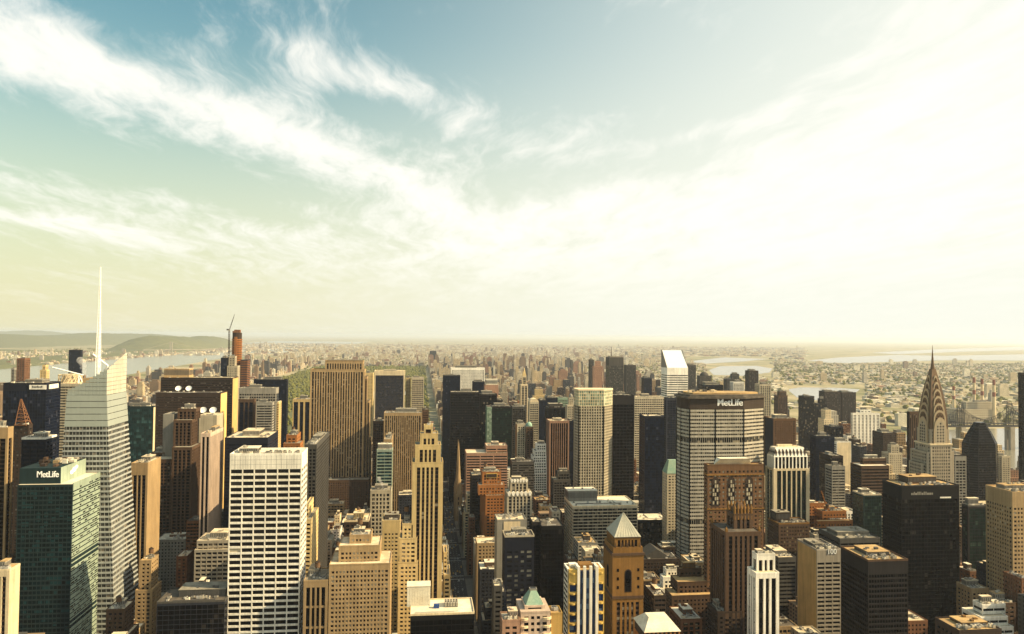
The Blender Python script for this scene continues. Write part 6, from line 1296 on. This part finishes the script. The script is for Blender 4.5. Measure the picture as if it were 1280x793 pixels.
# ------------------------------------------------------------------ blocks that fill in between the named towers
HB = np.array([[f[0], f[2], 0, f[1], f[3], f[4]] for f in FOOT])
def seen(points):
    """How many of the points the camera sees past the named buildings."""
    o = np.array(EYE); n = 0
    for p in points:
        q = to_px(p)
        if not (2 < q[0] < 1278 and q[1] < 791): continue
        d = np.array(p) - o
        with np.errstate(divide='ignore', invalid='ignore'):
            t0 = (HB[:, :3] - o) / d; t1 = (HB[:, 3:] - o) / d
        a = np.minimum(t0, t1).max(1); b = np.maximum(t0, t1).min(1)
        if not ((a < b) & (a > 0) & (a < .995)).any(): n += 1
    return n
def clash(x0, x1, y0, y1, g=1.5): return ((HB[:, 0] < x1 + g) & (HB[:, 3] > x0 - g) & (HB[:, 1] < y1 + g) & (HB[:, 4] > y0 - g)).any()
ENV = [(400, 820), (650, 722), (800, 668), (1000, 612), (1300, 560), (1600, 527), (1900, 500), (2100, 470), (9000, 410)]
def env(Y):
    for (a, b), (c, d) in zip(ENV, ENV[1:]):
        if Y <= c: return b + (d - b) * (Y - a) / (c - a)
    return 410
rng = random.Random(77); LOTS = []; xs = sorted(AVE)
ys = [ST0 + STEP * k for k in range(-4, 90)]
for i in range(len(xs)):
    X0 = xs[i] + AVE[xs[i]] / 2; X1 = (xs[i + 1] - AVE[xs[i + 1]] / 2) if i < len(xs) - 1 else 1290
    for Ya, Yb in zip(ys, ys[1:]):
        if Yb > 2030 and X0 > -1090 and X1 < 60 and Ya < 7590: continue
        if X0 < -1080 and Ya < 1500: continue
        for ya, yb in ((Ya + 8, (Ya + Yb) / 2 - 1), ((Ya + Yb) / 2 + 1, Yb - 8)):
            x = X0
            while x < X1 - 8:
                wd = rng.choice([12, 16, 20, 26, 34, 44]) * (1 if Ya < 2100 else 1.15); e = min(x + wd, X1)
                if e - x >= 9: LOTS.append((x + .3, e - .3, ya, yb - rng.uniform(0, 6)))
                x = e
KIND = [('tan', 'tan', .2), ('sand', 'sand coloured', .1), ('cream', 'cream', .07), ('pale', 'pale grey', .11), ('brick', 'rust brick', .16), ('brown', 'brown', .2), ('umber', 'dark brown', .14), ('white', 'white', .04), ('orange', 'orange brick', .02), ('grey', 'grey', .1), ('slate', 'slate', .07)]
KF = [k for k in KIND if k[0] not in ('orange', 'slate')]
cand, rest = [], []
for (x0, x1, y0, y1) in LOTS:
    if clash(x0, x1, y0, y1): continue
    ym = y0; far = ym > 2050
    k = rng.choices(KIND, [q[2] for q in KIND])[0]
    if not far:
        edge = min(abs(x0 - a) for a in xs) < 40 or min(abs(x1 - a) for a in xs) < 40
        h = rng.triangular(14, 125 if edge else 75, 44 if edge else 26)
    elif x0 > 30: h = rng.choice([14, 16, 18, 20, 22, 30, 38, 44, 50, 60]) if rng.random() < .93 else rng.uniform(80, 135)
    elif ym < 7600: h = rng.choice([14, 16, 18, 22, 34, 44, 48, 55]) if rng.random() < .94 else rng.uniform(70, 120)
    else: h = rng.choice([12, 14, 16, 18, 20, 45])
    zmax = at(640, env(y0) + rng.uniform(0, 25), y0).z; h = max(9, min(h, zmax if zmax > 9 else 9))
    if y0 > 3500: rest.append((x0, x1, y0, y1, h, k)); continue
    xm = (x0 + x1) / 2; v = seen([(x0 + 1, y0, h - .5), (xm, y0, h - .5), (x1 - 1, y0, h - .5), (xm, y1, h), (xm, y0, h * .6), (x0, (y0 + y1) / 2, h)])
    p, q = to_px((x0, y0, h)), to_px((x1, y1, h * .35)); size = abs(q[0] - p[0]) * max(3, abs(q[1] - p[1])) * v / 6
    (cand if v else rest).append((x0, x1, y0, y1, h, k, size) if v else (x0, x1, y0, y1, h, k))
cand.sort(key=lambda c: -c[6]); NIND = 150
rest += [c[:6] for c in cand[NIND:]]
used = {}
VH = [(f, to_px(((f[0] + f[1]) / 2, f[2], f[4]))) for f in FOOT]
seen_names = set(); VH = [v for v in VH if not (v[0][5] in seen_names or seen_names.add(v[0][5]))]
def place_words(x0, x1, y0, h):
    c = to_px(((x0 + x1) / 2, y0, h * .8)); best = None
    for f, t in VH:
        zl = to_px(((f[0] + f[1]) / 2, f[2], min(f[4], max(0, f[4] - 60))))
        dd = abs(t[0] - c[0]) + .6 * max(0, abs((t[1] + zl[1]) / 2 - c[1]) - abs(zl[1] - t[1]) / 2)
        if best is None or dd < best[0]: best = (dd, f, t)
    _, f, t = best; side = 'left of' if c[0] < t[0] - 12 else 'right of' if c[0] > t[0] + 12 else ('in front of' if y0 < f[2] else 'beyond')
    return side, f[5]
rng = random.Random(99)
for (x0, x1, y0, y1, h, k, size) in cand[:NIND]:
    tall = 'tall' if h > 60 else 'mid height' if h > 32 else 'low'; tank = k[0] in ('brick', 'tan', 'brown', 'umber', 'orange', 'sand') and rng.random() < .45
    roof = rng.choices(['roof_pale', 'roof_grey', 'roof_tar', 'roof_white', 'roof_gold'], [.38, .14, .16, .22, .1])[0]; rw = {'roof_pale': 'cream roof', 'roof_grey': 'grey roof', 'roof_tar': 'black roof', 'roof_white': 'white roof', 'roof_gold': 'tan roof'}[roof]
    side, who = place_words(x0, x1, y0, h)
    step = h > 34 and rng.random() < .5
    lab = f"{tall} {k[1]} {'stepped ' if step else ''}block with {rw}{' and water tank' if tank else ''} {side} {who}"
    if len(lab.split()) > 16: lab = f"{k[1]} block, {rw}, {side} {who}"
    base = ((x0 + x1) / 2, (y0 + y1) / 2, 0); used.setdefault(lab, []); P = thing('city_block_building', lab, 'building', base); used[lab].append(P)
    sty = dict(ST[rng.choices(['punch', 'grid', 'band', 'pier'], [.62, .18, .1, .1])[0]]); sty['bay'] = min(sty['bay'], max(2.6, (x1 - x0) / 4)) ; sty['top'] = 2.5
    g, w_ = M(), M(); bx = [[x0, x1, y0, y1, 0, h]]
    if step: bx.insert(0, [x0 + (x1 - x0) * .16, x1 - (x1 - x0) * .16, y0 + (y1 - y0) * .14, y1 - (y1 - y0) * .1, h * .72, h]); bx[1][5] = h * .72 + .3
    for b in bx: facade(g, w_, b, sty)
    g.build('glazing', rng.choice(['smoke', 'office', 'black']), P, base); w_.build('facade_frame', k[0], P, base)
    for i, b in enumerate(bx): roof_kit(P, base, b, rng, roof, None if i == 0 and rng.random() < .7 else False, rng.randint(1, 4) if i == 0 else 0, tank and i == 0, rng.choice(['machine', 'brick', 'tan', 'umber', 'grey']), .9, k[0])
for lab, ps in used.items():
    if len(ps) > 1:
        for o in ps: o['group'] = lab.replace(' block', ' blocks', 1)
# ------------------------------------------------------------------ the rest of the city to the horizon: too many to count
def city_mat(key, c):
    """Small far blocks: window rows as a brick-like pattern in the wall, plain roofs."""
    m, n, l = new_mat(key); t = n.new('ShaderNodeTexCoord'); g = n.new('ShaderNodeNewGeometry'); sx = n.new('ShaderNodeSeparateXYZ'); l.new(t.outputs['Object'], sx.inputs[0])
    def math_(op, a, b):
        q = n.new('ShaderNodeMath'); q.operation = op
        for i, v in enumerate((a, b)):
            if isinstance(v, (int, float)): q.inputs[i].default_value = v
            else: l.new(v, q.inputs[i])
        return q.outputs[0]
    u = math_('ADD', sx.outputs[0], sx.outputs[1]); fu = math_('FRACT', math_('DIVIDE', u, 5.0), 0); fz = math_('FRACT', math_('DIVIDE', sx.outputs[2], 3.7), 0)
    win = math_('MULTIPLY', math_('GREATER_THAN', fu, .52), math_('GREATER_THAN', fz, .5)); nz = n.new('ShaderNodeSeparateXYZ'); l.new(g.outputs['Normal'], nz.inputs[0]); side = math_('LESS_THAN', nz.outputs[2], .5)
    win = math_('MULTIPLY', win, side)
    mx = n.new('ShaderNodeMix'); mx.data_type = 'RGBA'; l.new(win, mx.inputs[0]); mx.inputs[7].default_value = (.03, .028, .026, 1)
    pt = n.new('ShaderNodeTexNoise'); pt.inputs['Scale'].default_value = .03; l.new(t.outputs['Object'], pt.inputs['Vector']); l.new(mulc(n, l, c, pt.outputs['Fac'], .5, 1.5), mx.inputs[6])
    shade(n, l, mx.outputs[2], .9, 0, .15); MATS[key] = m
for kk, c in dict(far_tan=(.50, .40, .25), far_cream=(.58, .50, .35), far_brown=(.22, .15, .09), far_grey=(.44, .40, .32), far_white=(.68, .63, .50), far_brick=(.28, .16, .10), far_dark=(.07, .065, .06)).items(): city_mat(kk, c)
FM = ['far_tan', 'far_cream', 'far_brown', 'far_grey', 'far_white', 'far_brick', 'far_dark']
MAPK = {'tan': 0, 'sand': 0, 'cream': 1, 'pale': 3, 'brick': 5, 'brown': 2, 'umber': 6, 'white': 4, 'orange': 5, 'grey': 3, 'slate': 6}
def rbox(m, x0, x1, y0, y1, h, mi, rng):
    m.box(x0, x1, y0, y1, 0, h, mi)
    if h > 12: a, b = rng.uniform(.1, .5), rng.uniform(.1, .5); m.box(x0 + (x1 - x0) * a, x0 + (x1 - x0) * (a + .35), y0 + (y1 - y0) * b, y0 + (y1 - y0) * (b + .4), h, h + rng.uniform(3, 7), rng.choice([mi, 3, 2]))
    if h > 60: a = rng.uniform(.1, .25); m.box(x0 + (x1 - x0) * a, x1 - (x1 - x0) * a, y0 + (y1 - y0) * a, y1 - (y1 - y0) * a, h, h + rng.uniform(5, 16), mi)
m = M(); rng = random.Random(5)
for (x0, x1, y0, y1, h, k) in rest: rbox(m, x0, x1, y0, y1, h, MAPK[k[0]], rng)
o = m.build('midtown_blocks', FM); o['kind'] = 'stuff'; o['label'] = 'packed smaller blocks filling the street grid to the north'
def scatter(name, label, n, fx, fy, hs, seed, sizes, wts, tall=0.0):
    rng = random.Random(seed); m = M(); c = 0; k = 0
    while c < n and k < n * 6:
        k += 1; x, y = fx(rng), fy(rng)
        if wet(x, y): continue
        w_, d_ = rng.choice(sizes), rng.choice(sizes); h = rng.uniform(*hs)
        if tall and rng.random() < tall: h = rng.uniform(35, 80); w_, d_ = rng.uniform(20, 60), rng.uniform(16, 24)
        rbox(m, x, x + w_, y, y + d_, h, rng.choices(range(7), wts)[0], rng); c += 1
    o = m.build(name, FM); o['kind'] = 'stuff'; o['label'] = label
W1 = (.22, .26, .08, .16, .2, .06, .02)
scatter('uptown_blocks', 'hazy low blocks beyond the park', 8500, lambda r: r.uniform(-2200, 3600), lambda r: 7700 + 9000 * r.random() ** 1.4, (9, 24), 1, (18, 26, 36, 50), W1, .05)
scatter('east_shore_blocks', 'hazy low streets and sheds across the east river', 11000, lambda r: r.uniform(1650, 10500), lambda r: 300 + 10500 * r.random(), (6, 16), 2, (14, 20, 30, 44, 70), (.2, .26, .06, .18, .26, .03, .01), .012)
scatter('west_shore_blocks', 'pale blocks scattered along the wooded west shore', 2400, lambda r: -3650 - 2600 * r.random() ** 1.6, lambda r: 2500 + 9500 * r.random(), (8, 20), 3, (20, 34, 50, 80), (.15, .25, .1, .15, .3, .05, 0), .07)
scatter('horizon_blocks', 'faint scattered blocks near the horizon', 5000, lambda r: r.uniform(-5200, 22000), lambda r: 11000 + 14000 * r.random(), (9, 26), 4, (40, 60, 90, 130), W1, .04)
# ------------------------------------------------------------------ traffic on the long avenue
def car_mesh(key, colr):
    wall_mat(key, colr, .35, .5, .05); m = M(); L_, W_ = 4.7, 1.85
    prof = [(-2.35, .35), (2.35, .35), (2.35, .75), (1.3, .95), (-2.2, .98), (-2.35, .7)]
    m.loft([[(x, a, z) for a, z in prof] for x in (W_ / 2, -W_ / 2)]); cab = [(-1.9, .96), (.95, .94), (.35, 1.45), (-1.3, 1.47)]
    m.loft([[(x, a, z) for a, z in cab] for x in (W_ / 2 - .12, -W_ / 2 + .12)], 1); m.box(-W_ / 2 + .15, W_ / 2 - .15, -1.25, .3, 1.46, 1.52)
    for sx in (-1, 1):
        for yy in (-1.45, 1.45): m.loft([[(sx * W_ / 2 + d, yy + .33 * math.cos(k * math.pi / 5), .33 + .33 * math.sin(k * math.pi / 5)) for k in range(10)] for d in (.1, -.1)], 2)
    me = bpy.data.meshes.new('car'); me.from_pydata(m.v, [], m.f)
    for k in (key, 'pane_dark', 'blackwall'): me.materials.append(MATS[k])
    me.polygons.foreach_set('material_index', m.m); return me
CARS = [('taxi', 'yellow taxi in the traffic on the shaded long avenue', 'taxi', car_mesh('paint_yellow', (.6, .33, .02))), ('car', 'white car in the traffic on the shaded long avenue', 'car', car_mesh('paint_white', (.7, .68, .62))),
        ('car', 'black car in the traffic on the shaded long avenue', 'car', car_mesh('paint_black', (.015, .015, .018))), ('car', 'silver car in the traffic on the shaded long avenue', 'car', car_mesh('paint_silver', (.35, .35, .34)))]
rng = random.Random(12)
for lane in (-7.2, -4.2, -1.2, 1.8, 4.8, 7.8):
    y = 830 + rng.uniform(0, 20)
    while y < 1500:
        y += rng.uniform(24, 95); n_, lab, cat, me = rng.choices(CARS, [.35, .25, .2, .2])[0]
        if not seen([(50 + lane, y, 1.4)]): continue
        o = bpy.data.objects.new(n_, me); col.objects.link(o); o.location = (50 + lane, y, .004); o.rotation_euler = (0, 0, math.pi); tag(o, lab, cat, f"{lab.split(' in ')[0]}s on the long avenue")
